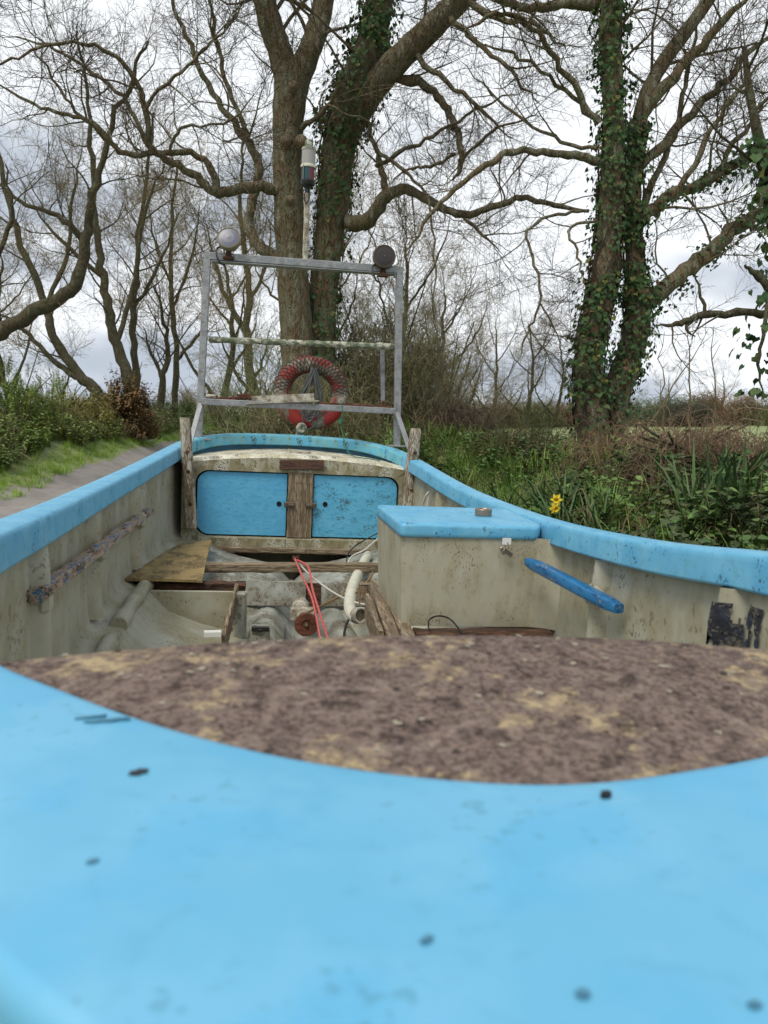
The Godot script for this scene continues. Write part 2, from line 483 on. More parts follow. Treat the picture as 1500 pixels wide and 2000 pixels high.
# ---------------------------------------------------------------- the scene
func _ready() -> void:
	var cam := Camera3D.new()
	cam.name = "camera"
	add_child(cam)
	cam.position = Vector3(0, 1.45, 0)
	cam.rotation.x = -deg_to_rad(7.585)
	cam.near = 0.03
	cam.far = 900.0
	var lens := CameraAttributesPhysical.new()
	lens.frustum_focal_length = 18.02
	lens.frustum_focus_distance = 4.2
	lens.exposure_aperture = 4.2
	lens.frustum_near = 0.03
	lens.frustum_far = 900.0
	cam.attributes = lens
	cam.current = true
	var env := Environment.new()
	env.tonemap_mode = Environment.TONE_MAPPER_LINEAR
	env.tonemap_exposure = 1.68
	env.background_mode = Environment.BG_SKY
	env.sdfgi_enabled = true
	env.ssao_enabled = true
	env.ssil_enabled = true
	env.sky = Sky.new()
	env.sky.sky_material = cloudy_sky()
	var we := WorldEnvironment.new()
	we.name = "world"
	we.environment = env
	add_child(we)
	var sun := DirectionalLight3D.new()
	sun.name = "sun"
	add_child(sun)
	sun.light_energy = 0.5
	sun.light_angular_distance = 25.0
	sun.light_color = Color(1.0, 0.97, 0.92)
	sun.shadow_enabled = true
	sun.look_at_from_position(Vector3(-2.6, 8, 4), Vector3.ZERO)
	make_materials()
	build_land()
	build_boat()
	build_gear()
	build_trees()
	build_plants()

func cloudy_sky() -> PanoramaSkyMaterial:
	var w := 768
	var h := 384
	var big := FastNoiseLite.new()
	big.seed = 5
	big.frequency = 0.55
	big.fractal_octaves = 5
	big.domain_warp_enabled = true
	big.domain_warp_amplitude = 0.6
	big.domain_warp_frequency = 0.6
	var im := Image.create_empty(w, h, false, Image.FORMAT_RGBF)
	for j in h:
		var el := PI * (0.5 - (j + 0.5) / h)
		for i in w:
			var az := TAU * (i + 0.5) / w
			var d := Vector3(cos(el) * sin(az), sin(el), -cos(el) * cos(az))
			var k := maxf(d.y, 0.0) + 0.22
			var c := big.get_noise_3d(d.x / k * 1.2, d.z / k * 1.2, d.y * 2.0)
			var t := clampf(0.5 + c * 2.1, 0.0, 1.0)
			var col := Color(0.32, 0.36, 0.415).lerp(Color(0.62, 0.645, 0.67), smoothstep(0.1, 0.85, t))
			im.set_pixel(i, j, col if d.y > 0.0 else Color(0.3, 0.31, 0.28))
	var m := PanoramaSkyMaterial.new()
	m.panorama = ImageTexture.create_from_image(im)
	return m

# ---------------------------------------------------------------- the boat
# boat axes: x to the right of the picture, -z aft, y = 0 near the sheer
const HALF := [[-5.86, 0.0], [-5.83, 0.3], [-5.75, 0.52], [-5.6, 0.68], [-5.4, 0.765], [-5.0, 0.81], [-4.5, 0.85], [-4.0, 0.88], [-3.5, 0.9], [-3.0, 0.9], [-2.5, 0.885], [-2.0, 0.86], [-1.7, 0.84], [-1.4, 0.8], [-1.1, 0.74], [-0.85, 0.64], [-0.6, 0.52], [-0.4, 0.385], [-0.28, 0.24], [-0.2, 0.0]]
const SHEER_L := [[-5.86, 0.085], [-5.6, 0.05], [-5.2, 0.012], [-4.65, -0.02], [-4.15, -0.045], [-3.4, -0.062], [-2.6, -0.055], [-2.0, -0.034], [-1.6, -0.012], [-1.2, 0.004], [-0.85, 0.004], [-0.2, 0.0]]
const SHEER_R := [[-5.86, 0.085], [-5.6, 0.05], [-5.2, 0.012], [-4.65, -0.035], [-4.15, -0.083], [-3.4, -0.106], [-2.75, -0.096], [-2.3, -0.069], [-1.95, -0.039], [-1.66, -0.008], [-1.4, 0.028], [-1.1, 0.044], [-0.85, 0.026], [-0.5, 0.003], [-0.2, 0.0]]
var boat: Node3D
var BT: Transform3D

func sheer(z: float, side: float) -> float:
	return lut(SHEER_L if side < 0 else SHEER_R, z)

func outline() -> Array:
	# closed loop of the outer top edge: stern, left side, bow, right side
	var out := []
	for p in [[0.0, -5.86], [-0.3, -5.82], [-0.52, -5.74], [-0.68, -5.58], [-0.765, -5.35], [-0.81, -5.0], [-0.85, -4.5], [-0.88, -4.0], [-0.9, -3.5], [-0.9, -3.0], [-0.885, -2.5], [-0.86, -2.0], [-0.84, -1.7], [-0.8, -1.4], [-0.74, -1.1], [-0.64, -0.85], [-0.52, -0.6], [-0.38, -0.395], [-0.24, -0.275], [-0.1, -0.215]]:
		out.append(Vector3(p[0], sheer(p[1], -1), p[1]))
	var k := out.size()
	out.append(Vector3(0, 0, -0.2))
	for i in range(k - 1, 0, -1):
		var fuller := 0.05 * exp(-pow((out[i].z + 1.15) / 0.3, 2.0))
		out.append(Vector3(-out[i].x + fuller, sheer(out[i].z, 1), out[i].z))
	return out

func relax(p: Array) -> Array:
	for k in 6:
		var q := p.duplicate()
		for i in range(1, p.size() - 1): q[i] = p[i] * 0.5 + (p[i - 1] + p[i + 1]) * 0.25
		p = q
	return p

func rim_loop() -> Array:
	# [outer, inner] pairs round the boat; the bow is a broad plate whose inner edge is drawn by hand
	var o := outline()
	var bow := [Vector2(-0.715, -1.39), Vector2(-0.635, -1.08), Vector2(-0.515, -0.845), Vector2(-0.43, -0.762), Vector2(-0.33, -0.672), Vector2(-0.21, -0.596), Vector2(-0.09, -0.556), Vector2(0.0, -0.547), Vector2(0.09, -0.563), Vector2(0.2, -0.592), Vector2(0.31, -0.645), Vector2(0.42, -0.74), Vector2(0.55, -0.845), Vector2(0.69, -1.08), Vector2(0.735, -1.39)]
	var mid := 20
	var inner := []
	for i in o.size():
		var k := i - mid + 7
		if k >= 0 and k < bow.size():
			inner.append(Vector3(bow[k].x, o[i].y, bow[k].y))
			continue
		var d: Vector3 = (o[(i + 1) % o.size()] - o[(i + o.size() - 1) % o.size()])
		d.y = 0.0
		var inw := Vector3(-d.z, 0, d.x).normalized()
		if inw.dot(Vector3(0, 0, -3.0) - o[i]) < 0: inw = -inw
		inner.append(o[i] + inw * 0.095)
	o.append(o[0])
	inner.append(inner[0])
	o = relax(smooth_path(o, 5))
	inner = relax(smooth_path(inner, 5))
	var out := []
	for i in o.size() - 1: out.append([o[i], inner[i]])
	return out

func hull_ring(z: float, off: float) -> Array:
	# inside face of the hull at z, left rim to right rim
	var b := lut(HALF, z)
	var half := []
	for s in [-1.0, 1.0]:
		var y := sheer(z, s)
		var pts := [Vector2(b - 0.045, y - 0.04), Vector2(b - 0.056, y - 0.14), Vector2(b - 0.058, -0.3), Vector2(b - 0.06, -0.42), Vector2(b - 0.063, -0.5), Vector2(b - 0.07, -0.55), Vector2(b - 0.11, -0.578), Vector2(b - 0.175, -0.585), Vector2(b - 0.2, -0.61), Vector2(b * 0.7, -0.685), Vector2(b * 0.53, -0.745), Vector2(b * 0.34, -0.79), Vector2(b * 0.15, -0.83)]
		half.append(pts)
	var out := []
	for p in half[0]: out.append(Vector3(-maxf(p.x, 0.0), p.y - off, z))
	out.append(Vector3(0, -0.95 - off, z))
	var r: Array = half[1]
	r.reverse()
	for p in r: out.append(Vector3(maxf(p.x, 0.0), p.y - off, z))
	return out

func shell_ring(z: float) -> Array:
	var b := lut(HALF, z)
	var deep := clampf((-0.2 - z) / 0.9, 0.0, 1.0)
	var out := []
	var prof := [[1.0, -0.05, 0], [0.99, -0.32, 0], [0.975, -0.56, 0.3], [0.84, -0.78, 0.5], [0.45, -0.93, 0.8], [0.12, -1.02, 1], [0.045, -1.165, 1]]
	for p in prof: out.append(Vector3(-b * p[0], p[1] * lerpf(0.75, 1.0, deep) + sheer(z, -1), z))
	for i in range(prof.size() - 1, -1, -1):
		out.append(Vector3(b * prof[i][0], prof[i][1] * lerpf(0.75, 1.0, deep) + sheer(z, 1), z))
	return out

func rounded(x0: float, x1: float, y0: float, y1: float, rl: float, rr: float, per := 7) -> Array:
	# outline of a panel seen from ahead, anticlockwise from lower left; rl and rr are the corner radii of its left and right ends
	var out := []
	for k in [[x0 + rl, y0 + rl, rl, PI], [x1 - rr, y0 + rr, rr, 1.5 * PI], [x1 - rr, y1 - rr, rr, 0.0], [x0 + rl, y1 - rl, rl, 0.5 * PI]]:
		for i in per:
			var a: float = k[3] + 0.5 * PI * i / (per - 1)
			out.append(Vector3(k[0] + cos(a) * k[2], k[1] + sin(a) * k[2], 0))
	return out

func dense(ring: Array, step: float) -> Array:
	var out := []
	for i in ring.size():
		var p: Vector3 = ring[i]
		var q: Vector3 = ring[(i + 1) % ring.size()]
		var k := maxi(1, int(p.distance_to(q) / step))
		for j in k: out.append(p.lerp(q, float(j) / k))
	return out

func slab(mb: MB, ring: Array, z0: float, z1: float, bev := 0.004) -> void:
	# ring in x,y pushed from z0 (far) to z1 (near)
	var mid := Vector3.ZERO
	for p in ring: mid += p
	mid /= ring.size()
	var rows := []
	for e in [[z0, 0.0], [z1 - bev, 0.0], [z1, bev]]:
		var row := []
		for p in ring:
			var q: Vector3 = p + (mid - p).normalized() * e[1]
			row.append(Vector3(q.x, q.y, p.z + e[0]))
		rows.append(row)
	mb.flatgrid(rows, true)
	mb.fan(rows[0], true)
	mb.fan(rows[2])

func bar(called: String, a: Vector3, b: Vector3, wide: float, tall: float, m: Material, parent: Node3D, bev := 0.004, up := Vector3.UP) -> MeshInstance3D:
	var mb := MB.new()
	mb.box(along(a, b, up), Vector3(a.distance_to(b), tall, wide), bev)
	return part(called, mb, m, parent)

func plank(called: String, a: Vector3, b: Vector3, wide: float, tall: float, m: Material, parent: Node3D, rough := 0.003, seed_ := 1, up := Vector3.UP) -> MeshInstance3D:
	var mb := MB.new()
	timber(mb, a, b, wide, tall, rough, seed_, up)
	return part(called, mb, m, parent)

func build_boat() -> void:
	BT = Transform3D(Basis(Vector3.UP, 0.16057) * Basis(Vector3.BACK, -0.05236), Vector3(0.235, 1.18, 0))
	boat = thing("open_boat", "old open fibreglass boat with light blue gunwales and stripped interior", "boat", BT)
	# --- outer shell
	var mb := MB.new()
	var rows := []
	for z in [-5.855, -5.82, -5.72, -5.5, -5.2, -4.7, -4.2, -3.6, -3.0, -2.4, -1.9, -1.5, -1.1, -0.8, -0.55, -0.38, -0.27, -0.205]:
		rows.append(shell_ring(z))
	mb.grid(rows)
	part("hull_shell", mb, M.bow, boat)
	# --- inside
	mb = MB.new()
	rows = []
	var z := -0.62
	while z > -5.62:
		rows.append(hull_ring(z, 0.0))
		z -= 0.2
	mb.grid(rows, false, true)
	var cap := []
	for p in rows[-1]: cap.append(Vector3(p.x, minf(p.y, -0.12), p.z))
	mb.fan(cap)
	part("hull_lining", mb, M.grp, boat)
	# vertical stiffeners moulded into the sides
	for e in [[-1, -2.12], [-1, -2.95], [-1, -3.85], [-1, -1.45], [1, -1.48], [1, -2.2], [1, -3.6], [1, -4.3]]:
		mb = MB.new()
		rows = []
		for j in 7:
			var row := []
			for i in 8:
				var a := PI * i / 7.0
				var zz: float = e[1] + cos(a) * (0.05 - 0.022 * sin(a))
				var ring := hull_ring(zz, 0.0)
				var at: float = 0.4 + j * 0.72
				var k := int(at)
				var p: Vector3 = ring[k].lerp(ring[k + 1], at - k) if e[0] < 0 else ring[ring.size() - 1 - k].lerp(ring[ring.size() - 2 - k], at - k)
				row.append(p + Vector3(-e[0] * (0.046 * sin(a) - 0.004), 0, 0))
			rows.append(row)
		mb.grid(rows, false, e[0] > 0)
		part("stiffener", mb, M.grp, boat)
	# pads behind the side rails
	for e in [[-0.79, -0.265, -2.12], [-0.8, -0.285, -2.95], [-0.79, -0.3, -3.85], [0.79, -0.255, -2.2]]:
		mb = MB.new()
		mb.box(Transform3D(Basis(), Vector3(e[0], e[1], e[2])), Vector3(0.05, 0.075, 0.07), 0.02)
		part("rail_pad", mb, M.grp, boat)
	# moulded round shelf edge along the chine: left run in two lengths
	for e in [[-2.05, -2.78, 0.036], [-2.98, -3.68, 0.036]]:
		mb = MB.new()
		var path := []
		var rad := []
		for j in 9:
			var zz := lerpf(e[0], e[1], j / 8.0)
			path.append(Vector3(-(lut(HALF, zz) - 0.16), -0.578 + 0.004 * sin(j * 2.1), zz))
			rad.append(e[2] * (0.9 + 0.1 * sin(j * 1.7)))
		mb.tube(path, rad, 12, true)
		part("chine_moulding", mb, M.grp, boat)
	# --- gunwale swept round the whole boat
	var loop := rim_loop()
	mb = MB.new()
	rows = []
	for e in loop + [loop[0]]:
		var o: Vector3 = e[0]
		var i: Vector3 = e[1]
		var inw: Vector3 = (i - o).normalized()
		var w: float = o.distance_to(i)
		var row := []
		var lip := 0.076
		for p in [[-0.004, -0.1], [0.0, -0.055], [0.001, -0.016], [0.004, -0.007], [0.011, -0.001], [0.018, 0.0], [w * 0.3, 0.002], [w * 0.7, 0.002], [w - 0.02, 0.0], [w - 0.012, -0.001], [w - 0.005, -0.004], [w - 0.001, -0.011], [w + 0.0005, -0.02], [w + 0.002, -0.04], [w + 0.005, -lip + 0.006], [w + 0.004, -lip], [w - 0.004, -lip - 0.003], [w - 0.025, -lip]]:
			row.append(o + inw * p[0] + Vector3(0, p[1], 0))
		rows.append(row)
	# the side runs and the broad bow plate are painted apart
	var sides := [[], []]
	var plate := []
	var cut := []
	for k in loop.size() + 1:
		var where: float = loop[k % loop.size()][0].z
		var on_bow := 1 if where > -1.1 else (2 if where < -5.12 else 0)
		if cut.is_empty() or cut[-1][0] != on_bow:
			var keep := [rows[k - 1]] if k else []
			cut.append([on_bow, keep])
		cut[-1][1].append(rows[k])
	for e in cut:
		mb = MB.new()
		mb.grid(e[1], false, true)
		if e[0] == 2:
			part("stern_coaming", mb, M.coaming, boat, "stained light blue rim round the stern")
		elif e[0] == 1:
			var bow_part := part("bow_plate", mb, M.bow, boat, "broad light blue bow plate in the foreground")
			for q in [[-0.32, -0.564, 0.0065, 0.004, 0.5], [0.003, -0.515, 0.0045, 0.003, 0.4], [-0.156, -0.377, 0.0035, 0.002, 0.6], [-0.093, -0.335, 0.0032, 0.0026, 0.2], [-0.329, -0.457, 0.003, 0.002, 0.5], [-0.358, -0.657, 0.016, 0.0022, 0.25], [-0.372, -0.664, 0.011, 0.0016, 0.3], [-0.443, -0.684, 0.012, 0.0022, 0.5], [-0.017, -0.321, 0.003, 0.002, 0.1]]:
				var chip := MB.new()
				var rim := []
				for i in 14:
					var an := TAU * i / 14.0
					var wob := 1.0 + 0.25 * sin(i * 2.7 + q[0] * 90.0)
					var o := Vector3(cos(an) * q[2] * wob, 0, sin(an) * q[3] * wob).rotated(Vector3.UP, q[4])
					rim.append(Vector3(q[0], 0.0042, q[1]) + o)
				chip.fan(rim, true)
				var low := []
				for p in rim: low.append(p - Vector3(0, 0.004, 0))
				chip.flatgrid([low, rim], true)
				part("paint_chip", chip, M.black if q[0] == -0.32 or q[0] == 0.003 else M.chip, bow_part)
		else:
			part("gunwale", mb, M.blue, boat, "light blue painted gunwale along the side of the boat")
	# --- foredeck board
	mb = MB.new()
	rows = []
	var tops := []
	for j in 25:
		var zz := lerpf(-0.30, -0.868, j / 24.0)
		var half := 0.62
		var row := []
		for i in 41:
			var x := lerpf(-half, half, i / 40.0)
			var lim := lut(HALF, zz) - 0.06
			x = clampf(x, -lim, lim)
			var y := 0.02 - 0.125 * x * x - 0.026
			y += lerpf(-0.012, 0.026, smoothstep(-0.5, -0.84, zz)) if true else 0.0
			var edge := smoothstep(-0.845, -0.868, zz)
			row.append(Vector3(x, y - edge * edge * 0.011, zz))
		rows.append(row)
	var back := []
	for p in rows[-1]: back.append(p + Vector3(0, -0.035, 0.0))
	rows.append(back)
	var under := []
	for p in back: under.append(Vector3(p.x * 0.7, p.y - 0.006, p.z + 0.2))
	rows.append(under)
	mb.grid(rows, false, true)
	part("foredeck_board", mb, M.board, boat, "bare brown foredeck board with worn cream patches")
	# --- after deck, bulkhead and locker doors
	mb = MB.new()
	rows = []
	for j in 15:
		var zz := lerpf(-4.985, -5.8, j / 14.0)
		var lim := lut(HALF, zz) - 0.06
		var row := []
		for i in 31:
			var x := lerpf(-lim, lim, i / 30.0)
			var y := -0.02 - 0.1 * (x - 0.03) * (x - 0.03)
			if j == 0: y -= 0.02
			row.append(Vector3(x, y, zz + (0.0 if j else -0.002)))
		rows.append(row)
	mb.grid(rows, false, false)
	part("after_deck", mb, M.deck, boat)
	mb = MB.new()
	var inner := dense(rounded(-0.622, 0.683, -0.556, -0.134, 0.085, 0.085, 9), 0.06)
	var outer := []
	for p in inner:
		var u: float = (p.x + 0.622) / 1.305 * 2.0 - 1.0
		var w: float = (p.y + 0.556) / 0.422 * 2.0 - 1.0
		var m := maxf(absf(u), absf(w))
		var q := Vector3(0.03 + u / m * 0.735, lerpf(-0.615, -0.04, (w / m + 1.0) * 0.5), 0)
		if w / m > 0.98: q.y = -0.04 - 0.1 * (q.x - 0.03) * (q.x - 0.03)
		outer.append(q)
	rows = []
	for e in [[outer, -5.06, 0.0], [outer, -4.985, 0.0], [outer, -4.98, 0.004], [inner, -4.98, 0.004], [inner, -4.985, 0.0], [inner, -5.03, 0.0]]:
		var row := []
		for p in e[0]: row.append(Vector3(p.x, p.y, e[1]))
		rows.append(row)
	mb.flatgrid(rows, true)
	part("bulkhead", mb, M.bulk, boat)
	mb = MB.new()
	mb.box(Transform3D(Basis(), Vector3(0.03, -0.34, -5.075)), Vector3(1.4, 0.5, 0.02), 0.003)
	part("bulkhead_backing", mb, M.hole, boat)
	var dl := MB.new()
	slab(dl, _round_left(-0.612, -0.047, -0.547, -0.142, 0.08), -5.03, -5.0)
	var door := part("locker_door", dl, M.door, boat, "plain light blue locker door")
	hole(door, Vector3(-0.096, -0.337, -4.997))
	latch(door, Vector3(-0.03, -0.338, -4.982), 1.0)
	var dr := MB.new()
	slab(dr, _round_right(0.122, 0.673, -0.547, -0.142, 0.08), -5.03, -5.0)
	door = part("locker_door", dr, M.peel, boat, "light blue locker door with peeling black patches")
	hole(door, Vector3(0.201, -0.330, -4.997))
	latch(door, Vector3(0.108, -0.338, -4.982), -1.0)
	plank("centre_board", Vector3(0.0375, -0.552, -4.992), Vector3(0.0375, -0.13, -4.992), 0.16, 0.03, M.wood_y, boat, 0.0015, 4, Vector3.BACK)
	var pq := plank("plaque", Vector3(-0.102, -0.081, -4.968), Vector3(0.178, -0.073, -4.968), 0.022, 0.062, M.plaque, boat, 0.0008, 5)
	pq.set_meta("label", "small dark brown wooden plaque above the locker doors")
	plank("sill_board", Vector3(-0.6, -0.588, -4.972), Vector3(-0.05, -0.588, -4.972), 0.02, 0.06, M.bulk, boat, 0.001, 6)
	plank("sill_board", Vector3(-0.046, -0.588, -4.972), Vector3(0.62, -0.588, -4.972), 0.02, 0.06, M.bulk, boat, 0.001, 7)
	plank("sill_rail", Vector3(-0.58, -0.632, -4.95), Vector3(0.08, -0.632, -4.95), 0.04, 0.036, M.wood_x, boat, 0.0025, 8)
	plank("sill_rail", Vector3(0.084, -0.632, -4.95), Vector3(0.6, -0.632, -4.95), 0.04, 0.036, M.wood_x, boat, 0.0025, 9)
	# drain plate on the after deck
	mb = MB.new()
	mb.lathe(Transform3D(Basis(), Vector3(0.045, -0.0195, -5.33)), [[0.075, 0.0], [0.075, 0.006], [0.066, 0.009], [0.05, 0.007], [0.0, 0.008]], 28)
	part("deck_plate", mb, M.zinc, boat)
	# --- mooring posts
	mooring_post(Vector3(-0.689, 0.181, -4.930), Vector3(-0.636, -0.495, -4.930), 0.068, 31)
	mooring_post(Vector3(0.759, 0.186, -4.930), Vector3(0.737, -0.321, -4.930), 0.074, 47)
	# --- engine bay
	build_bay()
	# --- storage box
	var bx := MB.new()
	rows = []
	for e in [[-0.47, 0.0], [-0.3, 0.002], [-0.146, 0.0]]:
		var f: float = (e[0] + 0.47) / 0.32
		rows.append([Vector3(0.276 - 0.02 * f, e[0], -2.64), Vector3(0.29 - 0.02 * f, e[0], -2.622), Vector3(0.5, e[0], -2.618 + e[1]), Vector3(0.735 + 0.02 * f, e[0], -2.618), Vector3(0.78, e[0], -2.605), Vector3(0.85, e[0], -2.555), Vector3(0.85, e[0], -3.13), Vector3(0.27 - 0.02 * f, e[0], -3.13), Vector3(0.272 - 0.02 * f, e[0], -2.9)])
	var fine_rows := []
	for j in rows.size():
		var p := smooth_row(rows[j])
		fine_rows.append(p)
	bx.flatgrid(fine_rows, true, true)
	var chest := part("storage_box", bx, M.box, boat, "grey fibreglass box with light blue lid")
	bx = MB.new()
	var lid := [Vector3(0.248, 0, -2.607), Vector3(0.748, 0, -2.612), Vector3(0.79, 0, -2.7), Vector3(0.80, 0, -3.14), Vector3(0.246, 0, -3.135)]
	lid_slab(bx, lid, -0.152, -0.104)
	part("lid", bx, M.blue, chest)
	# --- side rails
	plank("side_rail", Vector3(-0.785, -0.236, -2.04), Vector3(-0.795, -0.30, -4.2), 0.042, 0.034, M.flaking, boat, 0.0025, 11).set_meta("label", "rotting wooden side rail with flaking blue paint")
	mb = MB.new()
	var ra := Vector3(0.70, -0.22, -2.56)
	var rb := Vector3(0.765, -0.242, -2.0)
	var rt := along(ra, rb)
	rows = []
	for j in 13:
		var f := j / 12.0
		var row := []
		var taper := 1.0 - 0.25 * pow(absf(f * 2.0 - 1.0), 18.0)
		for i in 12:
			var a := TAU * i / 12.0
			var cx := signf(cos(a)) * pow(absf(cos(a)), 0.45)
			var cyy := signf(sin(a)) * pow(absf(sin(a)), 0.45)
			row.append(ra.lerp(rb, f) + rt.basis.y * cyy * 0.0185 * taper + rt.basis.z * cx * 0.021 * taper)
		rows.append(row)
	mb.grid(rows, true)
	mb.fan(rows[0], true)
	mb.fan(rows[-1])
	part("side_rail", mb, M.rail, boat, "smooth dark blue wooden side rail")
	# tarred patches on the right side: skin with a torn outline
	tar_patch(-1.47, 0.115, 71)
	# cable gland board by the right post
	bar("gland_board", Vector3(0.798, -0.114, -4.700), Vector3(0.823, -0.262, -4.600), 0.02, 0.09, M.rail, boat)
	build_gantry()

func smooth_row(r: Array) -> Array:
	var out := []
	for i in r.size():
		out.append(r[i])
	return out

func _round_left(x0: float, x1: float, y0: float, y1: float, r: float) -> Array:
	return rounded(x0, x1, y0, y1, r, 0.004, 7)

func _round_right(x0: float, x1: float, y0: float, y1: float, r: float) -> Array:
	return rounded(x0, x1, y0, y1, 0.004, r, 7)

func lid_slab(mb: MB, ring: Array, y0: float, y1: float) -> void:
	var mid := Vector3.ZERO
	for p in ring: mid += p
	mid /= ring.size()
	# round the corners of the plan
	var plan := []
	for i in ring.size():
		var a: Vector3 = ring[(i + ring.size() - 1) % ring.size()]
		var b: Vector3 = ring[i]
		var d: Vector3 = ring[(i + 1) % ring.size()]
		for k in 5:
			var t := k / 4.0
			var p := b + (a - b).normalized() * 0.02
			var q := b + (d - b).normalized() * 0.02
			plan.append(p.lerp(b, t).lerp(b.lerp(q, t), t))
	var rows := []
	for e in [[y0, 0.012], [y0 + 0.002, 0.002], [y0 + 0.014, 0.0], [y1 - 0.012, 0.0], [y1 - 0.004, 0.003], [y1, 0.011], [y1 + 0.001, 0.06]]:
		var row := []
		for p in plan: row.append(Vector3(p.x, e[0], p.z) + (mid - p).normalized() * e[1])
		rows.append(row)
	mb.grid(rows, true, false)
	mb.fan(rows[-1], false)
	mb.fan(rows[0], true)

func hole(door: Node3D, at: Vector3) -> void:
	var mb := MB.new()
	mb.lathe(Transform3D(Basis(Vector3.RIGHT, PI / 2), at), [[0.016, -0.006], [0.016, 0.001], [0.014, 0.0015], [0.013, 0.0], [0.0, 0.0]], 18)
	part("finger_hole", mb, M.hole, door)

func latch(door: Node3D, at: Vector3, s: float) -> void:
	var mb := MB.new()
	mb.box(Transform3D(Basis(), at + Vector3(0.0, 0, 0.012)), Vector3(0.07, 0.034, 0.012), 0.003)
	mb.box(Transform3D(Basis(), at + Vector3(s * 0.012, 0, 0.02)), Vector3(0.042, 0.016, 0.012), 0.004)
	mb.box(Transform3D(Basis(), at + Vector3(-s * 0.022, 0, 0.02)), Vector3(0.012, 0.03, 0.012), 0.003)
	part("latch", mb, M.latch, door)

func mooring_post(top: Vector3, foot: Vector3, w: float, seed_: int) -> void:
	var rng := RandomNumberGenerator.new()
	rng.seed = seed_
	var mb := MB.new()
	var rows := []
	for j in 26:
		var f := j / 25.0
		var p := foot.lerp(top, f)
		var row := []
		for i in 16:
			var a := TAU * i / 16.0
			var cx := signf(cos(a)) * pow(absf(cos(a)), 0.6)
			var cz := signf(sin(a)) * pow(absf(sin(a)), 0.6)
			var r := w * 0.5 * (1.05 - 0.1 * f) * (1.0 if j < 25 else 0.9)
			var nudge := 0.0025 * sin(i * 2.7 + seed_) + rng.randf_range(-0.001, 0.001)
			row.append(p + Vector3(cx * (r + nudge), 0, cz * (r + nudge)))
		rows.append(row)
	mb.grid(rows, true, false)
	var cap := []
	for p in rows[-1]: cap.append(p + Vector3(0, 0.004, 0))
	mb.fan(cap, false)
	mb.grid([rows[-1], cap], true)
	var post := part("mooring_post", mb, M.post, boat, "weathered grey wooden post on the left of the locker doors" if seed_ == 31 else "weathered wooden post on the right of the locker doors")
	for f in [0.22, 0.52, 0.7]:
		var at: Vector3 = foot.lerp(top, f) + Vector3(0.004, 0, w * 0.5)
		var bolt := MB.new()
		bolt.lathe(Transform3D(Basis(Vector3.RIGHT, PI / 2), at), [[0.0, 0.005], [0.009, 0.004], [0.012, 0.001], [0.012, -0.006]], 10)
		part("bolt", bolt, M.rotten, post)

func tar_patch(zc: float, half: float, seed_: int) -> void:
	var f := FastNoiseLite.new()
	f.seed = seed_
	f.frequency = 14.0
	var mb := MB.new()
	var grid_rows := []
	for j in 90:
		var row := []
		for i in 70:
			var zz := zc - half + 2.0 * half * i / 69.0
			var ring := hull_ring(zz, 0.0)
			var at := 0.7 + j / 89.0 * 3.2
			var k := int(at)
			var p: Vector3 = ring[ring.size() - 1 - k].lerp(ring[ring.size() - 2 - k], at - k)
			var rib := clampf(1.0 - absf(zz + 1.48) / 0.055, 0.0, 1.0)
			row.append(p + Vector3(-0.005 - 0.048 * sin(rib * PI * 0.5), 0, 0))
		grid_rows.append(row)
	for j in 89:
		for i in 69:
			var p: Vector3 = grid_rows[j][i]
			var edge := minf(minf(i, 68 - i) / 16.0, minf(j + 8, 88 - j) / 16.0)
			if f.get_noise_2d(p.z, p.y * 0.45) * 1.3 + edge > 0.45 and f.get_noise_2d(p.z * 2.2 + 7.0, p.y * 0.8) < 0.34:
				mb.quad(grid_rows[j][i], grid_rows[j + 1][i], grid_rows[j + 1][i + 1], grid_rows[j][i + 1])
	part("tar_patch", mb, M.tar, boat, "torn black tarred patch over a hull stiffener")

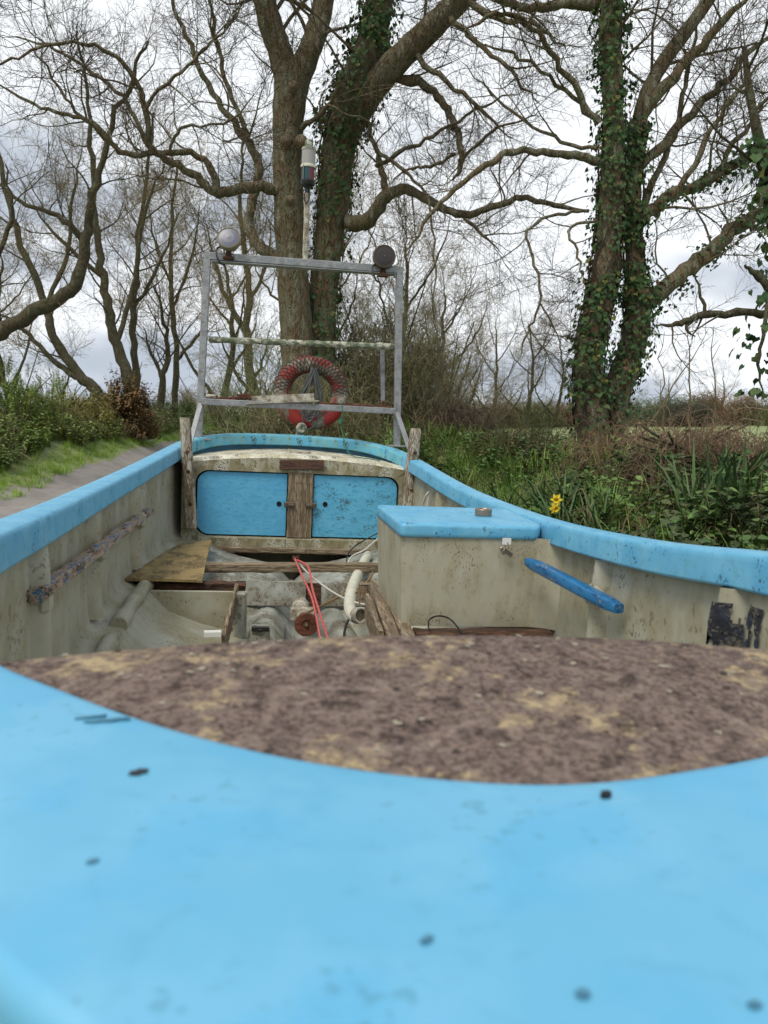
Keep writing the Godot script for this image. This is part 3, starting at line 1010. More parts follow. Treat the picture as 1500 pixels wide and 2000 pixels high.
func build_bay() -> void:
	# cross beams and bearers
	plank("cross_beam", Vector3(-0.532, -0.565, -4.036), Vector3(0.438, -0.565, -4.128), 0.055, 0.05, M.wood_x, boat, 0.003, 21)
	plank("rotten_beam", Vector3(-0.795, -0.585, -3.714), Vector3(-0.284, -0.585, -3.694), 0.06, 0.038, M.rotten, boat, 0.006, 22)
	plank("bearer", Vector3(0.278, -0.482, -3.3), Vector3(0.19, -0.482, -2.0), 0.043, 0.045, M.wood_z, boat, 0.002, 23)
	plank("bearer", Vector3(0.326, -0.484, -3.3), Vector3(0.238, -0.484, -1.95), 0.046, 0.045, M.wood_z, boat, 0.002, 24)
	plank("bearer", Vector3(0.31, -0.496, -2.57), Vector3(0.8, -0.496, -2.57), 0.07, 0.05, M.rotten, boat, 0.003, 25)
	plank("short_board", Vector3(0.214, -0.51, -3.07), Vector3(0.184, -0.51, -2.52), 0.018, 0.1, M.wood_z, boat, 0.002, 26)
	plank("block", Vector3(0.253, -0.500, -3.422), Vector3(0.253, -0.500, -3.422) + Vector3(0, -0.09, 0), 0.05, 0.05, M.wood_y, boat, 0.002, 27, Vector3.BACK)
	# partition under the rotten beam
	var mb := MB.new()
	mb.box(Transform3D(Basis(), Vector3(-0.52, -0.69, -3.62)), Vector3(0.5, 0.2, 0.016), 0.003)
	part("partition", mb, M.grp, boat)
	mb = MB.new()
	mb.box(Transform3D(Basis(), Vector3(-0.302, -0.7, -3.56)), Vector3(0.052, 0.24, 0.05), 0.006)
	part("partition_post", mb, M.bilge, boat)
	plank("thin_board", Vector3(-0.320, -0.600, -3.629), Vector3(-0.359, -0.720, -3.185), 0.014, 0.1, M.wood_z, boat, 0.002, 28)
	# long engine beds on the bilge
	for s in [-1.0, 1.0]:
		mb = MB.new()
		var rows := []
		for j in 12:
			var f := j / 11.0
			var zz := lerpf(-2.3, -4.6, f)
			var x: float = s * lerpf(0.27, 0.13, f)
			var y := -0.80
			rows.append([Vector3(x - 0.095, y - 0.03, zz), Vector3(x - 0.06, y + 0.01, zz), Vector3(x - 0.035, y + 0.036, zz), Vector3(x, y + 0.044, zz), Vector3(x + 0.035, y + 0.036, zz), Vector3(x + 0.06, y + 0.01, zz), Vector3(x + 0.095, y - 0.03, zz)])
		mb.grid(rows, false, false)
		part("engine_bed", mb, M.bilge, boat)
	# bilge skin with folds of resin cloth
	mb = MB.new()
	var f2 := FastNoiseLite.new()
	f2.seed = 3
	f2.frequency = 2.2
	var rows2 := []
	for j in 40:
		var zz := lerpf(-2.0, -4.9, j / 39.0)
		var row := []
		for i in 40:
			var x := lerpf(-0.62, 0.62, i / 39.0)
			var b := lut(HALF, zz)
			var y := -0.835 + 0.24 * pow(absf(x) / b, 1.7) - 0.1 * exp(-pow(x / 0.075, 2.0)) + 0.009 * f2.get_noise_2d(x * 1.6, zz)
			y += 0.05 * smoothstep(-3.75, -4.05, zz) + 0.07 * smoothstep(-4.1, -4.5, zz)
			row.append(Vector3(x, y, zz))
		rows2.append(row)
	mb.grid(rows2, false, false)
	part("bilge_skin", mb, M.bilge, boat)
	# a step across the bay with a dark square cut-out
	mb = MB.new()
	mb.box(Transform3D(Basis(Vector3.RIGHT, -0.25), Vector3(-0.18, -0.69, -4.0)), Vector3(0.42, 0.13, 0.02), 0.004)
	mb.box(Transform3D(Basis(Vector3.RIGHT, -0.25), Vector3(0.27, -0.69, -4.0)), Vector3(0.32, 0.13, 0.02), 0.004)
	part("bay_step", mb, M.bilge, boat)
	mb = MB.new()
	mb.box(Transform3D(Basis(Vector3.RIGHT, -0.25), Vector3(0.07, -0.7, -4.015)), Vector3(0.085, 0.13, 0.012), 0.003)
	part("bay_step_plate", mb, M.rotten, boat)
	# stern tube, shaft and coupling flange
	var fc := Vector3(-0.006, -0.680, -3.377)
	var aft := fc + Vector3(0.0, -0.03, -0.42)
	var ax := (aft - fc).normalized()
	var turn := Basis(Quaternion(Vector3.UP, -ax))
	mb = MB.new()
	mb.lathe(Transform3D(turn, fc), [[0.0, 0.012], [0.008, 0.012], [0.012, 0.004], [0.022, 0.004], [0.024, 0.01], [0.05, 0.01], [0.052, 0.006], [0.052, -0.014], [0.05, -0.018], [0.03, -0.02], [0.028, -0.06], [0.0, -0.06]], 28)
	var fl := part("coupling_flange", mb, M.rust, boat, "round rusty shaft coupling flange")
	mb = MB.new()
	mb.lathe(Transform3D(turn, fc + ax * -0.008), [[0.0, 0.012], [0.006, 0.011], [0.009, 0.004], [0.009, 0.0]], 10)
	part("shaft_nut", mb, M.steel, fl)
	mb = MB.new()
	mb.tube([fc + ax * 0.03, fc + ax * 0.34], [0.016, 0.016], 10, true)
	part("propeller_shaft", mb, M.steel, boat)
	mb = MB.new()
	var hc := fc + ax * 0.2
	mb.tube([hc - ax * 0.05, hc, hc + ax * 0.1, hc + ax * 0.26], [0.03, 0.034, 0.04, 0.045], 12, true)
	mb.box(Transform3D(turn, hc + ax * 0.04), Vector3(0.12, 0.03, 0.07), 0.012)
	part("stern_gland", mb, M.zinc, boat)
	# little moulded bracket with a black insert
	mb = MB.new()
	var bc := Vector3(-0.208, -0.720, -3.366)
	mb.box(Transform3D(Basis(), bc + Vector3(0, -0.02, -0.03)), Vector3(0.088, 0.1, 0.05), 0.008)
	var br := part("engine_bracket", mb, M.bilge, boat)
	mb = MB.new()
	mb.box(Transform3D(Basis(), bc + Vector3(0, 0.022, -0.002)), Vector3(0.076, 0.022, 0.016), 0.003)
	mb.box(Transform3D(Basis(), bc + Vector3(0, 0.016, 0.006)), Vector3(0.02, 0.014, 0.008), 0.002)
	part("black_insert", mb, M.black, br)

func build_gantry() -> void:
	var zz := -5.55
	var g := Node3D.new()
	g.name = "light_gantry"
	boat.add_child(g)
	g.set_meta("label", "square aluminium gantry over the stern")
	var tl := Vector3(-0.618, 1.260, -5.550)
	var tr := Vector3(0.705, 1.275, -5.550)
	var bl := Vector3(-0.649, 0.031, -5.550)
	var br := Vector3(0.754, 0.044, -5.550)
	bar("upright", bl, tl, 0.048, 0.048, M.alu, g, 0.004, Vector3.BACK)
	bar("upright", br, tr, 0.048, 0.048, M.alu, g, 0.004, Vector3.BACK)
	for s in [[bl, tl], [br, tr]]:
		bar("rear_flange", s[0] + Vector3(0.018, 0.0, -0.045), s[1] + Vector3(0.018, -0.02, -0.045), 0.006, 0.04, M.alu, g, 0.001, Vector3.BACK)
	bar("top_bar", tl + Vector3(-0.024, 0.01, 0.0), tr + Vector3(0.024, 0.008, 0.0), 0.05, 0.05, M.alu, g)
	bar("top_bar_flange", tl + Vector3(0.03, -0.024, -0.01), tr + Vector3(-0.03, -0.024, -0.01), 0.09, 0.006, M.alu, g, 0.001)
	bar("lower_bar", Vector3(-0.635, 0.293, -5.520), Vector3(0.723, 0.297, -5.520), 0.05, 0.044, M.alu, g)
	for e in [[Vector3(-0.638, 0.279, -5.520), Vector3(-0.690, -0.031, -5.200)], [Vector3(0.735, 0.291, -5.520), Vector3(0.780, 0.041, -5.200)]]:
		bar("brace", e[0], e[1], 0.034, 0.012, M.alu, g, 0.002)
	for e in [bl, br]:
		var fp := MB.new()
		fp.box(Transform3D(Basis(), e + Vector3(0.01, 0.003, 0.0)), Vector3(0.15, 0.012, 0.1), 0.003)
		part("foot_plate", fp, M.alu, g)
	# white pipe across, thick with lichen
	var mb := MB.new()
	var a := Vector3(-0.598, 0.721, -5.600)
	var b := Vector3(0.705, 0.757, -5.600)
	var path := []
	var rad := []
	var f := FastNoiseLite.new()
	f.frequency = 9.0
	for j in 60:
		var p := a.lerp(b, j / 59.0)
		path.append(p)
		rad.append(0.0215 + 0.004 * f.get_noise_1d(p.x * 3.0) + (0.004 if j == 54 or j == 55 else 0.0))
	mb.tube(path, rad, 14, true)
	part("pipe_rail", mb, M.lichen, g, "white cross pipe covered in grey green lichen")
	bar("rear_strut", Vector3(0.635, 0.750, -5.700), Vector3(0.659, 0.361, -5.700), 0.03, 0.01, M.alu, g, 0.001, Vector3.BACK)
	# short stub behind the stern rim
	mb = MB.new()
	var sc := Vector3(0.077, 0.129, -5.900)
	mb.lathe(Transform3D(Basis(Vector3.RIGHT, PI / 2 - 0.2), sc), [[0.0, 0.05], [0.012, 0.05], [0.016, 0.058], [0.034, 0.06], [0.04, 0.05], [0.038, 0.0], [0.038, -0.07], [0.0, -0.07]], 18)
	part("stern_roller", mb, M.lichen, boat)
	bar("stern_plate", Vector3(0.068, 0.100, -5.930), Vector3(0.071, 0.004, -5.930), 0.06, 0.05, M.zinc, boat, 0.004, Vector3.BACK)
	# floodlights
	floodlight(Vector3(-0.476, 1.386, -5.500), Vector3(-0.12, 0.38, 1.0), 0.078, true)
	floodlight(Vector3(0.583, 1.357, -5.500), Vector3(0.0, 0.1, 1.0), 0.080, false)
	# mast with the combined lantern
	mb = MB.new()
	var mt := Vector3(0.040, 1.747, -5.580)
	var mf := Vector3(0.044, 1.262, -5.580)
	mb.tube([mf, mt], [0.021, 0.02], 12, true)
	part("light_mast", mb, M.zinc, boat, "thin grey mast carrying the navigation lantern")
	lantern(mt)

func floodlight(at: Vector3, face: Vector3, r: float, pale: bool) -> void:
	face = face.normalized()
	var b := Basis(Quaternion(Vector3.UP, face))
	var t := Transform3D(b, at)
	var mb := MB.new()
	mb.lathe(t, [[r * 0.88, 0.012], [r * 0.92, 0.018], [r, 0.014], [r * 1.02, 0.0], [r * 0.98, -0.03], [r * 0.8, -0.06], [r * 0.45, -0.085], [0.0, -0.09]], 32)
	var shell := plain(rgb(128, 118, 94) if pale else rgb(92, 78, 62), 0.6)
	var lamp := part("floodlight", mb, shell, boat, "round floodlight with pale grey lens on the left of the gantry" if pale else "round floodlight with dark brown lens on the right of the gantry")
	mb = MB.new()
	mb.lathe(t, [[r * 0.9, 0.008], [r * 0.88, 0.013], [r * 0.5, 0.018], [0.0, 0.02]], 32)
	var lensm := plain(rgb(96, 97, 112) if pale else rgb(42, 35, 34), 0.35)
	part("lens", mb, lensm, lamp)
	mb = MB.new()
	mb.lathe(Transform3D(b, at + face * 0.02), [[0.004, 0.0], [0.003, 0.003], [0.0, 0.004]], 8)
	part("lens_boss", mb, M.steel, lamp)
	mb = MB.new()
	var foot := at + Vector3(0.0, -r - 0.045, -0.02)
	mb.tube([at + Vector3(0, -r * 0.8, -0.03), foot], [0.018, 0.024], 8, true)
	mb.box(Transform3D(Basis(), foot), Vector3(0.075, 0.02, 0.05), 0.004)
	part("bracket", mb, M.rotten, lamp)
	mb = MB.new()
	var s := -1.0
	var path := smooth_path([at + Vector3(s * r * 0.5, -r * 0.55, -0.05), at + Vector3(s * r * 0.95, -r * 0.9, 0.01), at + Vector3(s * r * 0.98, -r - 0.04, 0.04), at + Vector3(s * r * 0.7, -r - 0.09, 0.05), at + Vector3(s * r * 0.3, -r - 0.1, 0.02)], 5)
	mb.tube(path, same(0.0065, path.size()), 6, true)
	part("cable", mb, M.black, lamp)

func lantern(foot: Vector3) -> void:
	var up := Transform3D(Basis(), foot)
	var mb := MB.new()
	mb.lathe(up, [[0.0, -0.04], [0.018, -0.04], [0.018, 0.03], [0.03, 0.045], [0.045, 0.055], [0.05, 0.075], [0.05, 0.085], [0.0, 0.085]], 24)
	var body := part("navigation_lantern", mb, M.black, boat, "navigation lantern with green and red lower glass and white upper glass")
	for e in [[0.0, rgb(18, 62, 72)], [1.0, rgb(96, 30, 36)]]:
		mb = MB.new()
		var rows := []
		for y in [0.086, 0.12, 0.166]:
			var row := []
			for i in 13:
				var a: float = PI * 0.46 + (PI if e[0] == 0.0 else 0.0) * 1.0 - PI * i / 12.0
				row.append(foot + Vector3(cos(a) * 0.045, y, sin(a) * 0.045))
			rows.append(row)
		mb.grid(rows)
		part("coloured_glass", mb, plain(e[1], 0.15), body, "dark green glass" if e[0] == 0.0 else "dark red glass")
	mb = MB.new()
	mb.lathe(up, [[0.05, 0.166], [0.052, 0.172], [0.052, 0.184], [0.046, 0.188]], 24)
	part("collar", mb, M.hose, body)
	mb = MB.new()
	mb.lathe(up, [[0.047, 0.187], [0.047, 0.278], [0.05, 0.282], [0.046, 0.288]], 24)
	part("white_glass", mb, plain(rgb(152, 149, 146), 0.3), body)
	mb = MB.new()
	mb.lathe(up, [[0.05, 0.28], [0.048, 0.296], [0.03, 0.306], [0.028, 0.345], [0.02, 0.352], [0.0, 0.353]], 20)
	part("cap", mb, M.lichen, body)
	for a in [0.2, 2.3, 4.4]:
		mb = MB.new()
		var o := Vector3(cos(a) * 0.051, 0, sin(a) * 0.051)
		mb.tube([foot + o + Vector3(0, 0.08, 0), foot + o + Vector3(0, 0.18, 0)], [0.003, 0.003], 6, true)
		part("guard_rod", mb, M.steel, body)
	mb = MB.new()
	var path := smooth_path([foot + Vector3(0.012, 0.04, 0.02), foot + Vector3(0.014, -0.03, 0.03), foot + Vector3(-0.004, -0.07, 0.032), foot + Vector3(-0.018, -0.05, 0.02), foot + Vector3(-0.02, 0.0, 0.01)], 5)
	mb.tube(path, same(0.005, path.size()), 6, true)
	part("cable", mb, M.black, body)

# ---------------------------------------------------------------- loose things in and on the boat
func build_gear() -> void:
	var mb := MB.new()
	# loose plywood seat panel
	var ring := [Vector3(-0.676, -0.540, -4.584), Vector3(-0.502, -0.540, -4.754), Vector3(-0.492, -0.540, -4.162), Vector3(-0.478, -0.540, -3.623), Vector3(-0.629, -0.540, -3.634), Vector3(-0.826, -0.540, -3.630), Vector3(-0.758, -0.540, -4.105)]
	var rows := [[], [], []]
	for p in ring:
		rows[0].append(p + Vector3(0, -0.012, 0)); rows[1].append(p); rows[2].append(p)
	mb.flatgrid([rows[0], rows[1]], true)
	mb.fan(rows[0], true)
	mb.fan(rows[1])
	single("plywood_panel", mb, M.ply, "mud stained sheet of plywood lying below the left mooring post", "plywood", BT)
	# steel ring on the lid
	mb = MB.new()
	var rp := Vector3(0.620, -0.100, -2.871)
	mb.lathe(Transform3D(Basis(), rp), [[0.024, 0.0], [0.032, 0.0], [0.0325, 0.004], [0.0325, 0.022], [0.031, 0.025], [0.026, 0.025], [0.024, 0.022], [0.024, 0.0]], 28)
	single("steel_ring", mb, M.steel, "rusty steel ring standing on the blue box lid", "ring", BT)
	# key tag with hasp
	var kt := Vector3(0.624, -0.153, -2.585)
	var tagn := thing("key_tag", "white tag hanging with a bent hasp from the box corner", "tag", BT)
	mb = MB.new()
	slab(mb, _shift(rounded(-0.016, 0.016, -0.013, 0.011, 0.004, 0.004, 4), kt), 0.0, 0.002, 0.0005)
	part("tag_plate", mb, M.white, tagn)
	mb = MB.new()
	var path := smooth_path([kt + Vector3(0.002, -0.004, 0.004), kt + Vector3(0.006, -0.018, 0.006), kt + Vector3(-0.002, -0.026, 0.006), kt + Vector3(-0.006, -0.014, 0.005)], 5)
	mb.tube(path, same(0.0016, path.size()), 6, true)
	part("split_ring", mb, M.steel, tagn)
	mb = MB.new()
	mb.box(Transform3D(Basis(Vector3.BACK, 0.5), kt + Vector3(-0.012, -0.035, -0.002)), Vector3(0.012, 0.03, 0.006), 0.002)
	mb.box(along(kt + Vector3(-0.008, -0.03, 0), kt + Vector3(0.026, -0.052, -0.01)), Vector3(0.042, 0.014, 0.004), 0.001)
	part("hasp", mb, M.steel, tagn)
	# angle irons lying on the gantry
	var an := thing("angle_strip", "pale pitted metal angle lying on the lower gantry bar", "metal angle", BT)
	mb = MB.new()
	var a0 := Vector3(-0.306, 0.322, -5.540)
	var a1 := Vector3(0.142, 0.368, -5.540)
	mb.box(along(a0 + Vector3(0, 0.0, -0.03), a1 + Vector3(0, 0, -0.03)), Vector3(a0.distance_to(a1), 0.05, 0.006), 0.001)
	part("upstand", mb, M.zinc, an)
	mb = MB.new()
	var b0 := Vector3(-0.333, 0.292, -5.500)
	var b1 := Vector3(0.169, 0.340, -5.500)
	mb.box(along(b0, b1), Vector3(b0.distance_to(b1), 0.006, 0.06), 0.001)
	part("flange", mb, M.zinc, an)
	mb = MB.new()
	timber(mb, Vector3(-0.587, 0.310, -5.560), Vector3(-0.300, 0.337, -5.560), 0.03, 0.02, 0.004, 3)
	timber(mb, Vector3(-0.398, 0.341, -5.540), Vector3(-0.304, 0.347, -5.540), 0.04, 0.035, 0.003, 4)
	single("rusty_iron", mb, M.rust, "short rusty iron lying at the left of the lower gantry bar", "iron bar", BT)
	mb = MB.new()
	timber(mb, Vector3(0.174, 0.326, -5.560), Vector3(0.703, 0.326, -5.560), 0.035, 0.012, 0.003, 5)
	timber(mb, Vector3(0.637, 0.370, -5.560), Vector3(0.643, 0.322, -5.560), 0.02, 0.02, 0.003, 6, Vector3.BACK)
	single("rusty_strip", mb, M.rust, "long flat rusty strip lying at the right of the lower gantry bar", "iron bar", BT)
	mb = MB.new()
	mb.tube([Vector3(-0.606, 0.333, -5.530), Vector3(-0.540, 0.333, -5.530)], [0.012, 0.012], 10, true)
	single("pipe_stub", mb, M.zinc, "small grey pipe stub at the left end of the gantry bar", "pipe", BT)
	lifebuoy()
	# hose
	mb = MB.new()
	var hp := smooth_path([Vector3(0.447, -0.600, -4.662), Vector3(0.343, -0.600, -4.233), Vector3(0.258, -0.600, -3.841), Vector3(0.203, -0.610, -3.527), Vector3(0.185, -0.610, -3.314), Vector3(0.198, -0.600, -3.209)], 6)
	var hr := []
	for i in hp.size(): hr.append(0.028)
	mb.tube(hp, hr, 14)
	var hose := thing("bilge_hose", "thick white bilge hose bent round beside the box", "hose", BT)
	part("hose_body", mb, M.hose, hose)
	mb = MB.new()
	var he := Vector3(0.212, -0.585, -3.187)
	mb.lathe(Transform3D(Basis(Quaternion(Vector3.UP, Vector3(0.25, 0.25, 1).normalized())), he), [[0.026, -0.06], [0.034, -0.05], [0.036, 0.0], [0.034, 0.006], [0.028, 0.006], [0.026, -0.03], [0.0, -0.03]], 22)
	part("hose_end", mb, M.zinc, hose)
	# ropes and wires in the bay
	var R := thing("red_rope", "pair of thin red ropes hanging from the cross beam", "rope", BT)
	for e in [[Vector3(-0.030, -0.520, -4.081), Vector3(-0.009, -0.540, -3.751), Vector3(0.027, -0.600, -3.577), Vector3(0.036, -0.640, -3.360), Vector3(0.030, -0.660, -2.995)], [Vector3(-0.020, -0.520, -4.053), Vector3(0.028, -0.520, -3.869), Vector3(0.036, -0.580, -3.650), Vector3(0.049, -0.620, -3.418), Vector3(0.065, -0.660, -2.995)]]:
		mb = MB.new()
		var p := smooth_path(e, 7)
		mb.tube(p, same(0.0055, p.size()), 7, true)
		part("strand", mb, M.rope_red, R)
	mb = MB.new()
	var kn := Vector3(-0.028, -0.525, -4.121)
	for k in 9:
		mb.tube([kn + Vector3(0.01 * sin(k * 1.7), 0.008 * cos(k * 2.3), 0.01 * sin(k * 2.9)), kn + Vector3(0.022 * cos(k * 2.1), 0.014 * sin(k * 1.3) + 0.004, 0.016 * cos(k * 1.1))], [0.005, 0.004], 6, true)
	part("knot", mb, M.rust, R)
	cord("grey_cable", [Vector3(-0.012, -0.530, -4.049), Vector3(0.028, -0.560, -3.933), Vector3(0.118, -0.600, -3.741), Vector3(0.194, -0.600, -3.516), Vector3(0.260, -0.580, -3.344)], 0.005, M.wire_white, "pale grey cable sagging from the cross beam to the bearer", "cable", BT)
	cord("brown_rod", [Vector3(0.005, -0.660, -3.505), Vector3(0.139, -0.640, -3.674), Vector3(0.286, -0.580, -3.710)], 0.0055, M.tan_cable, "thin brown pipe slanting from the shaft flange to the wooden block", "pipe", BT)
	cord("tan_wire", [Vector3(0.219, -0.620, -3.638), Vector3(0.230, -0.600, -3.619), Vector3(0.264, -0.570, -3.621), Vector3(0.307, -0.520, -3.625), Vector3(0.328, -0.500, -3.675)], 0.006, M.tan_cable, "brown wire looped over the white hose", "wire", BT)
	cord("black_cable", [Vector3(0.120, -0.660, -2.995), Vector3(0.150, -0.660, -3.229), Vector3(0.178, -0.620, -3.291), Vector3(0.214, -0.580, -3.271), Vector3(0.241, -0.560, -3.247)], 0.006, M.black, "black cable curving down in front of the white hose", "cable", BT)
	cord("black_lead", [Vector3(0.267, -0.600, -4.254), Vector3(0.317, -0.580, -4.591), Vector3(0.404, -0.550, -4.793), Vector3(0.537, -0.480, -4.829)], 0.004, M.black, "thin black lead rising from the bay towards the box", "cable", BT)
	cord("white_lead", [Vector3(0.283, -0.600, -4.343), Vector3(0.334, -0.580, -4.527), Vector3(0.413, -0.550, -4.577), Vector3(0.512, -0.500, -4.706)], 0.005, M.wire_white, "thin white lead rising from the bay towards the box", "cable", BT)
	cord("box_wire", [Vector3(0.343, -0.450, -2.492), Vector3(0.363, -0.440, -2.585), Vector3(0.390, -0.420, -2.572), Vector3(0.444, -0.440, -2.600), Vector3(0.459, -0.460, -2.480)], 0.003, M.black, "thin black wire looped on the beam in front of the box", "wire", BT)
	cord("gland_wire", [Vector3(0.751, -0.258, -4.550), Vector3(0.756, -0.199, -4.500), Vector3(0.774, -0.180, -4.500), Vector3(0.770, -0.230, -4.500), Vector3(0.767, -0.273, -4.500)], 0.006, M.wire_white, "white wire curled beside the right mooring post", "wire", BT)
	cord("green_twine", [Vector3(0.303, 0.333, -5.470), Vector3(0.332, 0.316, -5.460), Vector3(0.335, 0.245, -5.460), Vector3(0.326, 0.195, -5.460), Vector3(0.346, 0.110, -5.440), Vector3(0.367, 0.023, -5.400), Vector3(0.402, -0.024, -5.250), Vector3(0.494, -0.031, -5.150), Vector3(0.563, -0.039, -5.100)], 0.0035, M.green_twine, "green twine hanging from the gantry bar to the after deck", "twine", BT)
	mb = MB.new()
	var tk := Vector3(0.325, 0.209, -5.450)
	mb.tube([tk + Vector3(0, 0.02, 0), tk + Vector3(0.002, 0.008, 0), tk + Vector3(0, -0.012, 0), tk + Vector3(0, -0.02, 0)], [0.006, 0.013, 0.014, 0.005], 8, true)
	single("twine_knot", mb, M.green_twine, "green knot in the twine below the gantry bar", "knot", BT)
	mb = MB.new()
	var wl := Vector3(-0.402, -0.660, -3.159)
	mb.box(Transform3D(Basis(Vector3.UP, 0.1), wl), Vector3(0.07, 0.024, 0.03), 0.002)
	single("white_label_block", mb, M.white, "small white block lying in the left bilge", "block", BT)
	# flakes of bark and lichen on the foredeck board
	var rng := RandomNumberGenerator.new()
	rng.seed = 90
	var fm := mat(M.deck.albedo_texture, Vector3(22, 22, 22), 0.95, null, 0.0, rgb(214, 210, 206))
	var dm := plain(rgb(58, 50, 44), 0.95)
	var shapes := []
	for k in 8:
		mb = MB.new()
		var rim := []
		var cnt := 9
		for i in cnt:
			var a := TAU * i / cnt
			rim.append(Vector3(cos(a) * rng.randf_range(0.4, 1.0), rng.randf_range(0.02, 0.2), sin(a) * rng.randf_range(0.3, 0.9)))
		mb.fan(rim, true)
		for i in cnt:
			mb.quad(rim[i], rim[(i + 1) % cnt], rim[(i + 1) % cnt] - Vector3(0, 0.06, 0), rim[i] - Vector3(0, 0.06, 0))
		shapes.append(mb)
	for k in 90:
		var x := rng.randf_range(-0.48, 0.5)
		var zz := rng.randf_range(-0.85, -0.6)
		if absf(x) > lut([[-0.9, 0.5], [-0.72, 0.34], [-0.6, 0.12]], zz): continue
		var y := 0.02 - 0.125 * x * x - 0.026 + lerpf(-0.012, 0.026, smoothstep(-0.5, -0.84, zz))
		var sz := rng.randf_range(0.0025, 0.006) * (1.7 if rng.randf() < 0.12 else 1.0)
		var t := Transform3D(Basis(Vector3.UP, rng.randf() * TAU).scaled(Vector3(sz, sz, sz)), Vector3(x, y + sz * 0.06, zz))
		var dark := rng.randf() < 0.3
		single("bark_flake" if dark else "lichen_flake", shapes[k % 8], dm if dark else fm, "dark bark crumb on the brown foredeck board" if dark else "grey lichen flake on the brown foredeck board", "flake", BT * t, "bark crumbs on the foredeck" if dark else "lichen flakes on the foredeck")

func _shift(ring: Array, by: Vector3) -> Array:
	var out := []
	for p in ring: out.append(p + by)
	return out

func lifebuoy() -> void:
	var c := Vector3(0.146, 0.401, -5.950)
	var R := 0.218
	var r := 0.062
	var buoy := thing("lifebuoy", "faded red and white lifebuoy hanging behind the gantry", "lifebuoy", BT)
	var mb := MB.new()
	var rows := []
	for i in 49:
		var a := TAU * i / 48.0
		var row := []
		for j in 18:
			var b := TAU * j / 18.0
			row.append(c + Vector3(cos(a) * (R + r * cos(b)), sin(a) * (R + r * cos(b)) , r * 0.8 * sin(b)))
		rows.append(row)
	mb.grid(rows, true)
	part("ring_body", mb, M.ring, buoy)
	# net stretched over the upper half
	mb = MB.new()
	for s in [-1.0, 1.0]:
		for k in 26:
			var path := []
			for j in 10:
				var b := lerpf(-0.5, 3.4, j / 9.0)
				var a: float = PI * (0.02 + 0.96 * k / 25.0) + s * (b - 1.4) * 0.11
				path.append(c + Vector3(cos(a) * (R + (r + 0.004) * cos(b)), sin(a) * (R + (r + 0.004) * cos(b)), (r + 0.004) * 0.82 * sin(b)))
			mb.tube(path, same(0.0021, path.size()), 3)
	part("net", mb, M.net, buoy, "dark green netting over the lifebuoy")
	# hank of grey rope through the middle
	var coil := thing("rope_hank", "hank of old grey rope hanging through the lifebuoy", "rope", BT)
	var rng := RandomNumberGenerator.new()
	rng.seed = 8
	for k in 11:
		mb = MB.new()
		var o := Vector3(rng.randf_range(-0.02, 0.02), rng.randf_range(-0.015, 0.015), rng.randf_range(0.0, 0.05))
		var w := rng.randf_range(0.055, 0.095)
		var drop := rng.randf_range(0.27, 0.38)
		var top := c + Vector3(0.01, R - 0.04, 0.055)
		var path := smooth_path([top + o, top + o + Vector3(-w * 0.45, -0.1, 0.01), top + o + Vector3(-w, -drop * 0.7, 0.0), top + o + Vector3(-w * 0.5, -drop - 0.06, 0.0), top + o + Vector3(w * 0.35, -drop, 0.0), top + o + Vector3(w * 0.55, -drop * 0.6, 0.005), top + o + Vector3(w * 0.3, -0.1, 0.01), top + o], 5)
		mb.tube(path, same(0.005, path.size()), 6)
		part("rope_turn", mb, M.rope_grey, coil)
	cord("buoy_lanyard", [Vector3(0.097, 0.771, -5.600), c + Vector3(0.0, R + r + 0.02, 0.02), c + Vector3(0.01, R - r, 0.05)], 0.005, M.net, "dark cord tying the lifebuoy to the lichen pipe", "cord", BT)

# ---------------------------------------------------------------- land
const HEDGE_R := [[2.7, 6.0], [2.6, 0.0], [2.5, -4.0], [2.35, -8.0], [1.3, -10.0], [-0.7, -11.3], [-0.9, -16.0], [-1.2, -24.0], [-2.0, -36.0], [-5.0, -50.0]]
const HEDGE_L := [[-8.6, 6.0], [-8.3, -8.0], [-7.8, -14.0], [-7.35, -21.0], [-7.4, -28.0], [-8.5, -38.0], [-11.0, -52.0]]

func off_line(line: Array, x: float, z: float) -> float:
	var best := 1e9
	var p := Vector2(x, z)
	for i in line.size() - 1:
		var a := Vector2(line[i][0], line[i][1])
		var b := Vector2(line[i + 1][0], line[i + 1][1])
		best = minf(best, p.distance_to(Geometry2D.get_closest_point_to_segment(p, a, b)))
	return best

var bumps: FastNoiseLite
func gh(x: float, z: float) -> float:
	if bumps == null:
		bumps = FastNoiseLite.new()
		bumps.seed = 12
		bumps.frequency = 0.5
	var r := off_line(HEDGE_R, x, z)
	var l := off_line(HEDGE_L, x, z)
	var y := lerpf(1.0, 0.84, smoothstep(0.5, 2.2, x)) * exp(-pow(r / 1.25, 2.0)) + 0.95 * exp(-pow(l / 1.3, 2.0))
	y += bumps.get_noise_2d(x, z) * 0.16 * clampf(y * 2.0, 0.0, 1.0)
	return y

